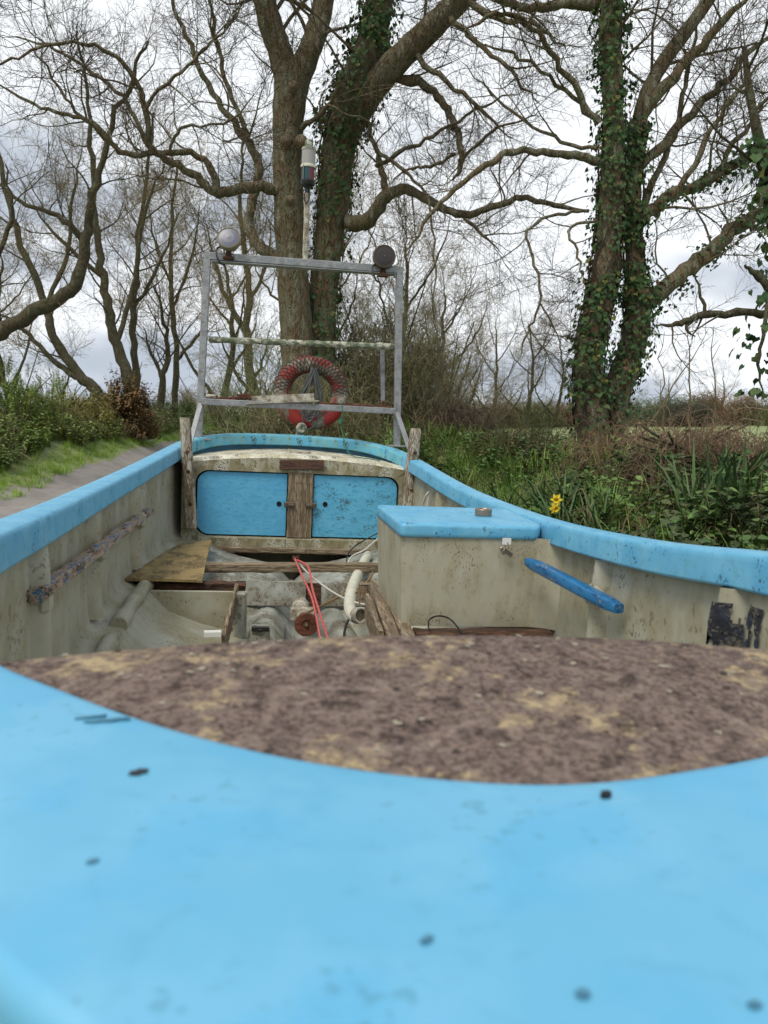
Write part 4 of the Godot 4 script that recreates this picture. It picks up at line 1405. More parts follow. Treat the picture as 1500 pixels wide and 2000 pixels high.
func build_land() -> void:
	var xs := []
	var zs := []
	for k in 97: xs.append(-14.0 + k * 0.25)
	for k in 26: xs.push_front(-14.0 - pow(1.26, k) * 0.9)
	for k in 26: xs.append(10.0 + pow(1.26, k) * 0.9)
	for k in 105: zs.append(6.0 - k * 0.4)
	for k in 26: zs.append(-35.6 - pow(1.25, k) * 1.1)
	for k in 14: zs.push_front(6.0 + pow(1.4, k) * 0.8)
	var mb := MB.new()
	var rows := []
	var cols := []
	for z in zs:
		var row := PackedVector3Array()
		for x in xs:
			var y := gh(x, z)
			row.append(Vector3(x, y, z))
		rows.append(row)
	mb.grid(rows)
	structure("ground", mb, M.ground)
	# the lane
	mb = MB.new()
	rows = []
	var line := []
	for p in [[-4.2, 6.0], [-4.25, -4.0], [-4.3, -12.0], [-4.35, -18.0], [-4.6, -26.0], [-5.4, -37.0], [-8.0, -52.0]]: line.append(Vector3(p[0], 0, p[1]))
	line = smooth_path(line, 14)
	var f := FastNoiseLite.new()
	f.frequency = 0.9
	for i in line.size():
		var d: Vector3 = (line[mini(i + 1, line.size() - 1)] - line[maxi(i - 1, 0)]).normalized()
		var side := Vector3(-d.z, 0, d.x)
		var row := []
		for k in 13:
			var u := k / 6.0 - 1.0
			var w := 1.9 + (0.12 * f.get_noise_1d(i * 1.7 + k * 50.0) if k == 0 or k == 12 else 0.0)
			var p: Vector3 = line[i] + side * u * w
			p.y = gh(p.x, p.z) + 0.006 + 0.03 * (1.0 - u * u)
			row.append(p)
		rows.append(row)
	mb.grid(rows)
	structure("lane", mb, M.road)

# ---------------------------------------------------------------- trees
var sprays := []
var wood: MB
var shoots: Array

func make_sprays() -> void:
	for k in 6:
		var rng := RandomNumberGenerator.new()
		rng.seed = 300 + k
		var mb := MB.new()
		spray(mb, rng, Vector3.ZERO, Vector3.UP, 1.0, 0.0078, 2)
		sprays.append(mb.mesh())

func spray(mb: MB, rng: RandomNumberGenerator, p: Vector3, d: Vector3, length: float, r: float, lvl: int) -> void:
	var path := [p]
	var rad := [r]
	var segs := 5 if lvl == 2 else 4
	var q := p
	var dd := d
	var nodes := []
	for i in segs:
		dd = (dd + Vector3(rng.randf_range(-1, 1), rng.randf_range(-0.6, 1), rng.randf_range(-1, 1)) * 0.24).normalized()
		q += dd * length / segs
		path.append(q)
		rad.append(lerpf(r, r * 0.45, (i + 1.0) / segs))
		nodes.append([q, dd])
	mb.tube(path, rad, 4 if lvl == 2 else 3)
	if lvl == 0: return
	var spin := rng.randf() * TAU
	for i in nodes.size():
		var cnt := (2 if i % 2 == 0 else 1) if lvl == 2 else (1 if i < 3 else 0)
		for s in cnt:
			var az := spin + PI * s + i * 1.45
			var e: Vector3 = nodes[i][1]
			var a := e.cross(Vector3(0.3, 0.1, 0.9)).normalized()
			var b := e.cross(a)
			var out := (a * cos(az) + b * sin(az)) * rng.randf_range(0.6, 1.0) + e * rng.randf_range(0.55, 0.9)
			spray(mb, rng, nodes[i][0], out.normalized(), length * rng.randf_range(0.34, 0.58) * (1.0 - 0.09 * i), r * 0.6, lvl - 1)

func put_spray(rng: RandomNumberGenerator, p: Vector3, d: Vector3, s: float) -> void:
	d = d.normalized()
	var b := Basis(Quaternion(Vector3.UP, d)) * Basis(Vector3.UP, rng.randf() * TAU) if d.y > -0.99 else Basis()
	shoots[rng.randi() % sprays.size()].append(Transform3D(b.scaled(Vector3(s, s, s)) if false else b * Basis().scaled(Vector3(s, s, s)), p))

func begin_tree() -> void:
	wood = MB.new()
	shoots = []
	for k in sprays.size(): shoots.append([])

func limb(pts: Array, sides := 8, rough := 0.05, per := 5) -> Array:
	var p := []
	for e in pts: p.append(e[0])
	p = smooth_path(p, per)
	if sides <= 10:
		var rng := RandomNumberGenerator.new()
		rng.seed = int(absf(pts[0][0].x * 971.0 + pts[0][0].y * 613.0)) + pts.size()
		for i in range(1, p.size() - 1):
			var am := minf(0.025 + pts[0][1] * 0.2, p[i].distance_to(p[i - 1]) * 0.24)
			p[i] += Vector3(rng.randf_range(-am, am), rng.randf_range(-am, am), rng.randf_range(-am, am))
	var rad := []
	for i in p.size():
		var f := float(i) / per
		var k := mini(int(f), pts.size() - 2)
		rad.append(lerpf(pts[k][1], pts[k + 1][1], f - k) * (1.0 + rough * sin(i * 2.3 + pts[0][0].x * 7.0) + rough * 0.7 * sin(i * 5.1)))
	if sides <= 8:
		for i in mini(4, rad.size()): rad[rad.size() - 1 - i] *= 0.35 + 0.16 * i
	wood.tube(p, rad, sides, true)
	var out := []
	for i in p.size():
		out.append([p[i], (p[mini(i + 1, p.size() - 1)] - p[maxi(i - 1, 0)]).normalized(), rad[i]])
	return out

func offshoots(rng: RandomNumberGenerator, s: Array, f0: float, f1: float, count: int, l0: float, l1: float, lift := 0.35, lvl := 1, size := 1.0) -> void:
	for k in count:
		var f := lerpf(f0, f1, (k + rng.randf()) / count)
		var e: Array = s[clampi(int(f * (s.size() - 1)), 0, s.size() - 1)]
		var d: Vector3 = e[1]
		var a := d.cross(Vector3(0.3, 0.2, 0.9)).normalized()
		var b := d.cross(a)
		var az := rng.randf() * TAU
		var out := (a * cos(az) + b * sin(az)) + d * rng.randf_range(0.2, 0.8) + Vector3(0, lift, 0)
		shoot(rng, e[0], out.normalized(), rng.randf_range(l0, l1), minf(e[2] * 0.5, 0.005 + rng.randf_range(0.007, 0.012) * l1), lift, lvl, size)
	var last: Array = s[-1]
	if f1 > 0.95: put_spray(rng, last[0], last[1] + Vector3(0, 0.15, 0), size)

func shoot(rng: RandomNumberGenerator, p: Vector3, d: Vector3, length: float, r: float, lift: float, lvl: int, size: float) -> void:
	var segs := 6
	var path := [p]
	var rad := [r]
	var q := p
	for i in segs:
		d = (d + Vector3(rng.randf_range(-1, 1), rng.randf_range(-0.9, 1) + lift * 0.4, rng.randf_range(-1, 1)) * 0.3).normalized()
		q += d * length / segs
		path.append(q)
		rad.append(lerpf(r, maxf(r * 0.35, 0.004), (i + 1.0) / segs))
		if i >= 1:
			var side := Vector3(rng.randf_range(-1, 1), rng.randf_range(-0.5, 0.9), rng.randf_range(-1, 1)).normalized()
			if lvl > 0 and rng.randf() < 0.5:
				shoot(rng, q, (d * 0.7 + side).normalized(), length * rng.randf_range(0.35, 0.6), rad[-1] * 0.6, lift, lvl - 1, size)
			elif rng.randf() < 0.5:
				put_spray(rng, q, d * 0.7 + side, size * rng.randf_range(0.4, 0.9))
	put_spray(rng, q, d, size * rng.randf_range(0.7, 1.1))
	wood.tube(path, rad, 5)

func end_tree(called: String, label: String, bark: Material, twig: Material, group := "") -> Node3D:
	var t := thing(called, label, "tree", Transform3D.IDENTITY, group)
	part("trunk", wood, bark, t)
	for k in sprays.size():
		if shoots[k].size(): many("crown", sprays[k], twig, shoots[k], [], t)
	return t

# ivy on a trunk: samples [p, dir, r] between fractions
var ivy_leaf: ArrayMesh
func make_leaves() -> void:
	var mb := MB.new()
	var rim := [Vector3(0, 0, 0.05), Vector3(-0.28, 0.05, -0.12), Vector3(-0.52, 0.02, 0.2), Vector3(-0.34, 0.06, 0.5), Vector3(-0.12, 0.03, 0.72), Vector3(0, -0.08, 1.0), Vector3(0.12, 0.03, 0.72), Vector3(0.34, 0.06, 0.5), Vector3(0.52, 0.02, 0.2), Vector3(0.28, 0.05, -0.12)]
	var mid := Vector3(0, 0.0, 0.35)
	for i in rim.size(): mb.tri(mid, rim[i], rim[(i + 1) % rim.size()])
	ivy_leaf = mb.mesh()

func ivy_place(rng: RandomNumberGenerator, s: Array, f0: float, f1: float, spread: float, size: float) -> Transform3D:
	var f := rng.randf_range(f0, f1) * (s.size() - 1)
	var i := int(f)
	var e: Array = s[i]
	var e2: Array = s[mini(i + 1, s.size() - 1)]
	var p: Vector3 = e[0].lerp(e2[0], f - i)
	var d: Vector3 = e[1]
	var a := d.cross(Vector3(0.2, 0.1, 0.95)).normalized()
	var b := d.cross(a)
	var az := rng.randf() * TAU
	var out := a * cos(az) + b * sin(az)
	var q: Vector3 = p + out * (e[2] + 0.01 + spread * pow(rng.randf(), 2.0))
	var nrm := (out + Vector3(rng.randf_range(-0.6, 0.6), rng.randf_range(-0.2, 0.9), rng.randf_range(-0.6, 0.6))).normalized()
	var z := (Vector3(rng.randf_range(-0.7, 0.7), -1.0, rng.randf_range(-0.7, 0.7)))
	z = (z - nrm * z.dot(nrm)).normalized()
	var sz := size * rng.randf_range(0.6, 1.25)
	return Transform3D(Basis(nrm.cross(z), nrm, z) * Basis().scaled(Vector3(sz, sz, sz)), q)

func ivy_colour(rng: RandomNumberGenerator) -> Color:
	var k := rng.randf()
	var c := Color(0.035, 0.075, 0.03).lerp(Color(0.075, 0.13, 0.045), k)
	if rng.randf() < 0.08: c = Color(0.16, 0.17, 0.05)
	if rng.randf() < 0.05: c = Color(0.12, 0.07, 0.04)
	return c

func ivy(t: Node3D, rng: RandomNumberGenerator, s: Array, f0: float, f1: float, count: int, spread: float, size: float) -> void:
	var xf := []
	var cols := []
	var patchy := FastNoiseLite.new()
	patchy.seed = 44
	patchy.frequency = 1.7
	for k in count:
		var here := ivy_place(rng, s, f0, f1, spread, size)
		if patchy.get_noise_3dv(here.origin) < rng.randf_range(-0.3, 0.12): continue
		xf.append(here)
		cols.append(ivy_colour(rng))
	many("ivy", ivy_leaf, M.leaf_gloss, xf, cols, t)

var leaf_tints := []
func ivy_singles(t: Node3D, rng: RandomNumberGenerator, s: Array, f0: float, f1: float, count: int, spread: float, size: float) -> void:
	if leaf_tints.is_empty():
		for c in [Color(0.03, 0.06, 0.026), Color(0.04, 0.08, 0.03), Color(0.055, 0.10, 0.036), Color(0.03, 0.058, 0.032), Color(0.075, 0.11, 0.04)]:
			var m: StandardMaterial3D = M.leaf_gloss.duplicate()
			m.albedo_color = c.linear_to_srgb()
			leaf_tints.append(m)
	for k in count:
		var o := MeshInstance3D.new()
		o.name = "leaf"
		o.mesh = ivy_leaf
		o.material_override = leaf_tints[rng.randi() % leaf_tints.size()]
		o.transform = ivy_place(rng, s, f0, f1, spread, size)
		t.add_child(o, true)

func vines(rng: RandomNumberGenerator, s: Array, count: int, m: Material, t: Node3D) -> void:
	var mb := MB.new()
	for k in count:
		var az := rng.randf() * TAU
		var i0 := rng.randi_range(0, s.size() / 2)
		var n := rng.randi_range(6, 16)
		var path := []
		for i in range(i0, mini(i0 + n, s.size())):
			var e: Array = s[i]
			var d: Vector3 = e[1]
			var a := d.cross(Vector3(0.2, 0.1, 0.95)).normalized()
			az += rng.randf_range(-0.35, 0.35)
			path.append(e[0] + (a * cos(az) + d.cross(a) * sin(az)) * (e[2] + 0.012 + rng.randf() * 0.02))
		if path.size() > 3:
			path = smooth_path(path, 3)
			mb.tube(path, same(rng.randf_range(0.004, 0.011), path.size()), 5)
	part("ivy_stems", mb, m, t).set_meta("kind", "stuff")

func build_trees() -> void:
	make_sprays()
	make_leaves()
	var rng := RandomNumberGenerator.new()
	rng.seed = 77
	# ---- pale forked trunk behind the gantry
	begin_tree()
	var d := 10.6
	var tk := limb([[Vector3(-1.083, 1.032, -10.600), 0.339], [Vector3(-1.129, 1.726, -10.600), 0.261], [Vector3(-1.175, 2.409, -10.600), 0.226], [Vector3(-1.213, 3.080, -10.600), 0.212], [Vector3(-1.248, 3.870, -10.600), 0.205], [Vector3(-1.263, 4.581, -10.600), 0.198], [Vector3(-1.246, 5.216, -10.600), 0.205], [Vector3(-1.193, 5.654, -10.600), 0.233], [Vector3(-1.176, 5.871, -10.600), 0.155]], 16, 0.025)
	var s1 := limb([[Vector3(-1.221, 5.529, -10.600), 0.176], [Vector3(-1.332, 5.994, -10.600), 0.162], [Vector3(-1.456, 6.346, -10.500), 0.154], [Vector3(-1.534, 6.834, -10.400), 0.138], [Vector3(-1.556, 7.989, -10.300), 0.117]], 12, 0.03)
	var s2 := limb([[Vector3(-1.181, 5.529, -10.600), 0.169], [Vector3(-0.990, 5.963, -10.600), 0.148], [Vector3(-0.862, 6.347, -10.700), 0.142], [Vector3(-0.772, 6.857, -10.800), 0.137], [Vector3(-0.626, 8.369, -10.900), 0.109]], 12, 0.03)
	offshoots(rng, s1, 0.3, 1.0, 8, 1.0, 2.0, 0.3, 1)
	offshoots(rng, s2, 0.3, 1.0, 7, 1.0, 2.0, 0.3, 1)
	offshoots(rng, tk, 0.3, 0.9, 8, 0.4, 0.9, 0.3, 0, 0.6)
	for e in [
		[[Vector3(-1.369, 4.284, -10.500), 0.082], [Vector3(-1.768, 4.280, -10.300), 0.072], [Vector3(-2.068, 4.125, -10.000), 0.062], [Vector3(-2.294, 4.284, -9.900), 0.051], [Vector3(-2.609, 4.444, -9.700), 0.045], [Vector3(-2.777, 4.557, -9.600), 0.040], [Vector3(-2.785, 4.937, -9.500), 0.034], [Vector3(-2.865, 5.233, -9.400), 0.029], [Vector3(-3.096, 5.437, -9.300), 0.024], [Vector3(-3.485, 5.528, -9.200), 0.019], [Vector3(-3.978, 5.282, -9.000), 0.014], [Vector3(-4.388, 5.084, -8.900), 0.012]],
		[[Vector3(-2.074, 4.137, -10.000), 0.057], [Vector3(-2.166, 4.476, -10.000), 0.044], [Vector3(-2.441, 4.565, -9.900), 0.039], [Vector3(-2.789, 4.522, -9.800), 0.036], [Vector3(-3.158, 4.514, -9.700), 0.033], [Vector3(-3.407, 4.768, -9.500), 0.027], [Vector3(-3.721, 4.834, -9.400), 0.022], [Vector3(-4.054, 4.919, -9.300), 0.017], [Vector3(-4.482, 5.152, -9.200), 0.012]],
		[[Vector3(-1.411, 3.463, -10.700), 0.094], [Vector3(-1.699, 3.650, -10.800), 0.078], [Vector3(-1.827, 3.939, -10.900), 0.068], [Vector3(-1.785, 4.399, -11.000), 0.063], [Vector3(-1.723, 4.796, -11.100), 0.058], [Vector3(-2.004, 5.282, -11.200), 0.050], [Vector3(-2.370, 5.798, -11.300), 0.041], [Vector3(-2.678, 6.437, -11.400), 0.033], [Vector3(-2.944, 7.076, -11.500), 0.024], [Vector3(-3.099, 7.664, -11.500), 0.018]],
		[[Vector3(-1.724, 4.729, -11.100), 0.046], [Vector3(-1.885, 5.194, -11.000), 0.037], [Vector3(-2.131, 5.845, -11.000), 0.031], [Vector3(-2.251, 6.453, -11.000), 0.026], [Vector3(-2.401, 7.082, -11.000), 0.017]],
		[[Vector3(-2.789, 4.545, -9.600), 0.030], [Vector3(-3.132, 5.163, -9.800), 0.025], [Vector3(-3.588, 5.533, -10.000), 0.021], [Vector3(-4.112, 5.868, -10.100), 0.016], [Vector3(-4.684, 6.030, -10.200), 0.011]],
		[[Vector3(-3.158, 4.514, -9.700), 0.025], [Vector3(-3.580, 4.892, -9.500), 0.020], [Vector3(-3.816, 5.233, -9.400), 0.015], [Vector3(-4.050, 5.634, -9.200), 0.009]],
		[[Vector3(-1.048, 5.021, -10.400), 0.038], [Vector3(-0.690, 5.121, -10.000), 0.026], [Vector3(-0.551, 5.336, -9.800), 0.018]],
		[[Vector3(-2.786, 4.909, -9.500), 0.025], [Vector3(-2.407, 5.233, -9.400), 0.019], [Vector3(-2.024, 5.491, -9.300), 0.017], [Vector3(-1.680, 5.740, -9.200), 0.012], [Vector3(-1.385, 6.007, -9.000), 0.009]],
		[[Vector3(-2.603, 4.522, -9.800), 0.020], [Vector3(-2.388, 4.746, -9.600), 0.018], [Vector3(-1.774, 4.745, -9.400), 0.012], [Vector3(-1.456, 5.029, -9.300), 0.010]]]:
		var s := limb(e, 8, 0.06)
		offshoots(rng, s, 0.2, 1.0, 6, 0.5, 1.0, 0.25, 1, 0.6)
	var t := end_tree("ash_tree", "bare tree with pale forked trunk and long left limbs behind the gantry", M.bark, M.twig)
	for e in [[Vector3(-1.041, 4.835, -10.250), 0.06], [Vector3(-1.225, 4.837, -10.220), 0.055], [Vector3(-1.196, 4.104, -10.200), 0.045], [Vector3(-1.135, 5.465, -10.200), 0.05]]:
		var kb := MB.new()
		kb.lathe(Transform3D(Basis(Quaternion(Vector3.UP, Vector3(0.15, 0.1, 1).normalized())), e[0]), [[e[1] * 1.5, -0.1], [e[1] * 1.3, -0.03], [e[1], 0.01], [e[1] * 0.7, 0.025], [0.0, 0.03]], 14)
		part("knot", kb, M.wood_y, t)
	# ---- ivy trunk leaning right beside it
	begin_tree()
	var iv := limb([[Vector3(-0.940, 1.020, -10.900), 0.305], [Vector3(-0.902, 1.876, -10.900), 0.239], [Vector3(-0.864, 2.714, -10.900), 0.203], [Vector3(-0.794, 3.399, -10.900), 0.196], [Vector3(-0.695, 4.206, -10.900), 0.218], [Vector3(-0.615, 4.835, -10.800), 0.223], [Vector3(-0.538, 5.219, -10.700), 0.228], [Vector3(-0.398, 5.560, -10.600), 0.219], [Vector3(-0.183, 6.012, -10.500), 0.196], [Vector3(-0.077, 6.419, -10.400), 0.180], [Vector3(-0.013, 6.957, -10.300), 0.158], [Vector3(0.012, 7.925, -10.200), 0.122]], 14, 0.04)
	var big := limb([[Vector3(-0.499, 5.028, -10.700), 0.164], [Vector3(-0.230, 5.398, -10.500), 0.168], [Vector3(0.096, 5.716, -10.300), 0.165], [Vector3(0.532, 6.032, -10.100), 0.148], [Vector3(0.946, 6.339, -9.900), 0.138], [Vector3(1.368, 6.637, -9.700), 0.116], [Vector3(1.905, 7.114, -9.500), 0.089]], 12, 0.03)
	offshoots(rng, big, 0.3, 1.0, 6, 0.8, 1.5, -0.1, 1, 0.7)
	offshoots(rng, iv, 0.6, 1.0, 6, 1.0, 1.8, 0.3, 1)
	for e in [
		[[Vector3(-0.484, 3.943, -10.800), 0.118], [Vector3(-0.190, 3.949, -10.600), 0.099], [Vector3(0.013, 4.201, -10.500), 0.087], [Vector3(0.298, 4.257, -10.400), 0.065], [Vector3(0.644, 4.067, -10.300), 0.053], [Vector3(1.010, 3.917, -10.200), 0.048], [Vector3(1.353, 3.967, -10.100), 0.042], [Vector3(1.720, 4.052, -10.000), 0.036], [Vector3(2.115, 3.941, -9.900), 0.031], [Vector3(2.502, 3.856, -9.800), 0.023]],
		[[Vector3(0.033, 4.201, -10.500), 0.055], [Vector3(-0.013, 4.456, -10.500), 0.044], [Vector3(-0.080, 4.741, -10.500), 0.035], [Vector3(-0.185, 4.980, -10.500), 0.030], [Vector3(-0.198, 5.273, -10.500), 0.022]],
		[[Vector3(0.130, 5.635, -10.400), 0.065], [Vector3(0.502, 5.498, -10.300), 0.053], [Vector3(0.755, 5.225, -10.200), 0.048], [Vector3(0.910, 4.870, -10.100), 0.042], [Vector3(0.962, 4.524, -10.000), 0.039], [Vector3(0.853, 4.257, -9.950), 0.028]],
		[[Vector3(-0.100, 4.583, -10.500), 0.033], [Vector3(0.260, 4.728, -10.300), 0.027], [Vector3(0.700, 4.870, -10.100), 0.021], [Vector3(1.242, 5.114, -9.900), 0.015], [Vector3(1.657, 5.221, -9.800), 0.010]],
		[[Vector3(0.885, 4.584, -10.000), 0.023], [Vector3(0.576, 4.464, -10.100), 0.021], [Vector3(0.323, 4.463, -10.200), 0.016], [Vector3(0.065, 4.305, -10.300), 0.013]],
		[[Vector3(0.981, 4.524, -10.000), 0.021], [Vector3(1.297, 4.786, -9.800), 0.018], [Vector3(1.571, 4.803, -9.600), 0.012], [Vector3(1.849, 4.909, -9.500), 0.010]],
		[[Vector3(0.796, 6.095, -9.900), 0.041], [Vector3(1.074, 5.677, -9.600), 0.030], [Vector3(1.467, 5.288, -9.400), 0.022], [Vector3(1.750, 4.919, -9.300), 0.015]],
		[[Vector3(0.977, 3.904, -10.200), 0.024], [Vector3(1.197, 3.694, -10.100), 0.021], [Vector3(1.446, 3.425, -10.000), 0.016]],
		[[Vector3(0.947, 6.294, -9.900), 0.051], [Vector3(1.382, 5.880, -9.500), 0.034], [Vector3(1.710, 5.687, -9.200), 0.024], [Vector3(1.987, 5.361, -9.000), 0.019]],
		[[Vector3(0.317, 5.882, -10.200), 0.042], [Vector3(0.687, 5.474, -10.000), 0.031], [Vector3(1.107, 5.077, -9.800), 0.023], [Vector3(1.530, 4.665, -9.700), 0.015]],
		[[Vector3(-0.099, 4.772, -10.400), 0.027], [Vector3(0.324, 4.370, -10.200), 0.021], [Vector3(0.579, 4.035, -10.100), 0.016], [Vector3(0.644, 3.238, -10.000), 0.013], [Vector3(0.616, 2.736, -10.000), 0.010]]]:
		var s := limb(e, 8, 0.07)
		offshoots(rng, s, 0.3, 1.0, 4, 0.35, 0.85, 0.0, 1, 0.5)
	t = end_tree("ivy_tree", "leaning trunk clad in dark ivy just right of the pale forked trunk", M.bark, M.twig)
	ivy(t, rng, iv, 0.05, 0.92, 4600, 0.16, 0.056)
	ivy(t, rng, iv, 0.5, 0.78, 1800, 0.22, 0.056)
	vines(rng, iv, 26, M.twig_green, t)
	# ---- two-stemmed ivy tree on the right bank
	begin_tree()
	var a1 := limb([[Vector3(2.401, 0.548, -8.500), 0.311], [Vector3(2.351, 0.974, -8.500), 0.204], [Vector3(2.259, 1.506, -8.500), 0.164], [Vector3(2.228, 1.892, -8.500), 0.153], [Vector3(2.268, 2.327, -8.500), 0.147], [Vector3(2.359, 2.864, -8.500), 0.141], [Vector3(2.402, 3.443, -8.500), 0.130], [Vector3(2.403, 4.114, -8.500), 0.119], [Vector3(2.365, 4.702, -8.450), 0.107], [Vector3(2.306, 5.173, -8.400), 0.117], [Vector3(2.310, 5.846, -8.400), 0.112], [Vector3(2.335, 6.782, -8.400), 0.089]], 14, 0.05)
	var a2 := limb([[Vector3(2.462, 0.882, -8.600), 0.189], [Vector3(2.580, 1.535, -8.700), 0.156], [Vector3(2.706, 1.933, -8.750), 0.151], [Vector3(2.813, 2.353, -8.750), 0.140], [Vector3(2.809, 2.713, -8.750), 0.146], [Vector3(2.737, 3.118, -8.720), 0.087], [Vector3(2.696, 3.650, -8.700), 0.078], [Vector3(2.705, 4.229, -8.700), 0.078], [Vector3(2.763, 4.644, -8.700), 0.084], [Vector3(2.963, 5.094, -8.800), 0.079], [Vector3(3.410, 5.702, -8.900), 0.071], [Vector3(3.803, 6.313, -9.000), 0.060]], 12, 0.05)
	offshoots(rng, a1, 0.7, 1.0, 8, 0.7, 1.5, 0.3, 1, 0.8)
	offshoots(rng, a2, 0.72, 1.0, 8, 0.7, 1.5, 0.3, 1, 0.8)
	var ivied := []
	for e in [
		[[Vector3(2.794, 2.548, -8.750), 0.100], [Vector3(3.220, 2.858, -8.900), 0.092], [Vector3(3.618, 3.171, -9.000), 0.089], [Vector3(4.047, 3.528, -9.100), 0.080], [Vector3(4.574, 3.804, -9.200), 0.067], [Vector3(5.248, 4.197, -9.300), 0.063]],
		[[Vector3(2.700, 3.437, -8.700), 0.081], [Vector3(3.085, 3.718, -8.800), 0.064], [Vector3(3.711, 4.065, -9.000), 0.058], [Vector3(4.199, 4.330, -9.100), 0.052], [Vector3(4.921, 4.664, -9.200), 0.053]]]:
		var s := limb(e, 10, 0.05)
		offshoots(rng, s, 0.2, 1.0, 9, 0.5, 1.2, 0.3, 1, 0.7)
		ivied.append(s)
	for e in [
		[[Vector3(2.730, 4.020, -8.700), 0.059], [Vector3(3.143, 4.426, -8.900), 0.051], [Vector3(3.553, 4.860, -9.000), 0.042], [Vector3(3.969, 5.272, -9.100), 0.033], [Vector3(4.495, 5.793, -9.200), 0.021]],
		[[Vector3(2.735, 4.541, -8.700), 0.068], [Vector3(3.110, 5.012, -8.600), 0.054], [Vector3(3.425, 5.316, -8.500), 0.044], [Vector3(3.774, 5.703, -8.400), 0.030]],
		[[Vector3(2.690, 3.276, -8.700), 0.045], [Vector3(3.047, 4.079, -8.900), 0.037], [Vector3(3.282, 4.647, -9.000), 0.030], [Vector3(3.402, 5.272, -9.100), 0.024], [Vector3(3.525, 5.846, -9.200), 0.017]],
		[[Vector3(3.196, 3.729, -8.800), 0.037], [Vector3(3.458, 4.333, -8.700), 0.029], [Vector3(3.716, 4.759, -8.600), 0.022], [Vector3(3.969, 5.069, -8.500), 0.016]],
		[[Vector3(3.711, 4.065, -9.000), 0.035], [Vector3(3.874, 4.400, -8.900), 0.028], [Vector3(4.139, 4.733, -8.800), 0.021]],
		[[Vector3(2.207, 4.007, -8.400), 0.048], [Vector3(1.890, 4.042, -8.300), 0.041], [Vector3(1.555, 4.030, -8.200), 0.036], [Vector3(1.296, 4.040, -8.200), 0.034], [Vector3(1.026, 3.882, -8.100), 0.032], [Vector3(0.696, 3.636, -8.100), 0.025], [Vector3(0.440, 3.374, -8.100), 0.019], [Vector3(0.208, 3.009, -8.100), 0.013]],
		[[Vector3(2.220, 4.384, -8.400), 0.039], [Vector3(1.840, 4.790, -8.300), 0.030], [Vector3(1.578, 5.108, -8.200), 0.026], [Vector3(1.303, 5.250, -8.100), 0.023], [Vector3(1.039, 5.226, -8.000), 0.021], [Vector3(0.769, 5.079, -8.000), 0.015]],
		[[Vector3(2.193, 4.409, -8.400), 0.026], [Vector3(1.785, 4.781, -8.400), 0.020], [Vector3(1.291, 5.008, -8.300), 0.015], [Vector3(0.928, 5.129, -8.300), 0.011]],
		[[Vector3(2.152, 5.512, -8.400), 0.057], [Vector3(1.822, 5.438, -8.200), 0.051], [Vector3(1.483, 5.295, -8.000), 0.042], [Vector3(1.170, 5.292, -7.900), 0.035], [Vector3(0.863, 5.444, -7.800), 0.024]],
		[[Vector3(2.203, 4.133, -8.400), 0.022], [Vector3(1.790, 4.300, -8.600), 0.018], [Vector3(1.269, 4.733, -8.800), 0.014], [Vector3(0.832, 5.188, -8.900), 0.009]],
		[[Vector3(2.158, 3.525, -8.450), 0.020], [Vector3(1.824, 3.471, -8.400), 0.017], [Vector3(1.488, 3.294, -8.300), 0.015], [Vector3(1.558, 2.916, -8.200), 0.015], [Vector3(1.616, 2.556, -8.200), 0.013], [Vector3(1.496, 2.244, -8.200), 0.013], [Vector3(1.422, 1.982, -8.200), 0.011]],
		[[Vector3(2.229, 3.420, -8.400), 0.017], [Vector3(1.891, 3.272, -8.200), 0.015], [Vector3(1.980, 2.999, -8.100), 0.013], [Vector3(2.042, 2.696, -8.100), 0.008]],
		[[Vector3(1.605, 2.556, -8.200), 0.011], [Vector3(1.788, 2.296, -8.200), 0.008], [Vector3(1.876, 2.034, -8.200), 0.008]]]:
		var s := limb(e, 8, 0.06)
		offshoots(rng, s, 0.3, 1.0, 4, 0.3, 0.7, 0.05, 1, 0.4)
	t = end_tree("ivy_tree", "two stemmed ivy clad tree standing on the right hand bank", M.bark, M.twig)
	ivy_singles(t, rng, a1, 0.05, 0.92, 150, 0.13, 0.066)
	ivy_singles(t, rng, a2, 0.05, 0.6, 90, 0.12, 0.066)
	ivy(t, rng, a1, 0.04, 0.92, 4200, 0.13, 0.052)
	ivy(t, rng, a2, 0.04, 0.7, 2600, 0.11, 0.052)
	for s in ivied: ivy(t, rng, s, 0.0, 0.7, 600, 0.13, 0.05)
	vines(rng, a1, 40, M.twig, t)
	vines(rng, a2, 26, M.twig, t)
	# ---- tree at the right edge
	begin_tree()
	var b1 := limb([[Vector3(3.826, 0.598, -6.400), 0.192], [Vector3(3.536, 1.617, -6.400), 0.149], [Vector3(3.289, 2.434, -6.400), 0.094], [Vector3(3.094, 3.068, -6.400), 0.060], [Vector3(2.966, 3.533, -6.400), 0.043], [Vector3(2.861, 3.913, -6.400), 0.030], [Vector3(2.800, 4.249, -6.400), 0.017]], 12, 0.06)
	var b2 := limb([[Vector3(3.541, 2.111, -6.400), 0.047], [Vector3(3.069, 2.204, -6.300), 0.034], [Vector3(2.738, 2.196, -6.200), 0.031], [Vector3(2.517, 2.192, -6.200), 0.029], [Vector3(2.339, 2.129, -6.200), 0.023], [Vector3(2.158, 2.106, -6.200), 0.017]], 8, 0.08)
	var b3 := limb([[Vector3(2.529, 2.192, -6.200), 0.017], [Vector3(2.489, 2.326, -6.200), 0.012], [Vector3(2.419, 2.520, -6.200), 0.010]], 6, 0.05)
	var b4 := limb([[Vector3(2.457, 2.177, -6.200), 0.017], [Vector3(2.381, 2.090, -6.200), 0.014], [Vector3(2.457, 2.019, -6.200), 0.010]], 6, 0.05)
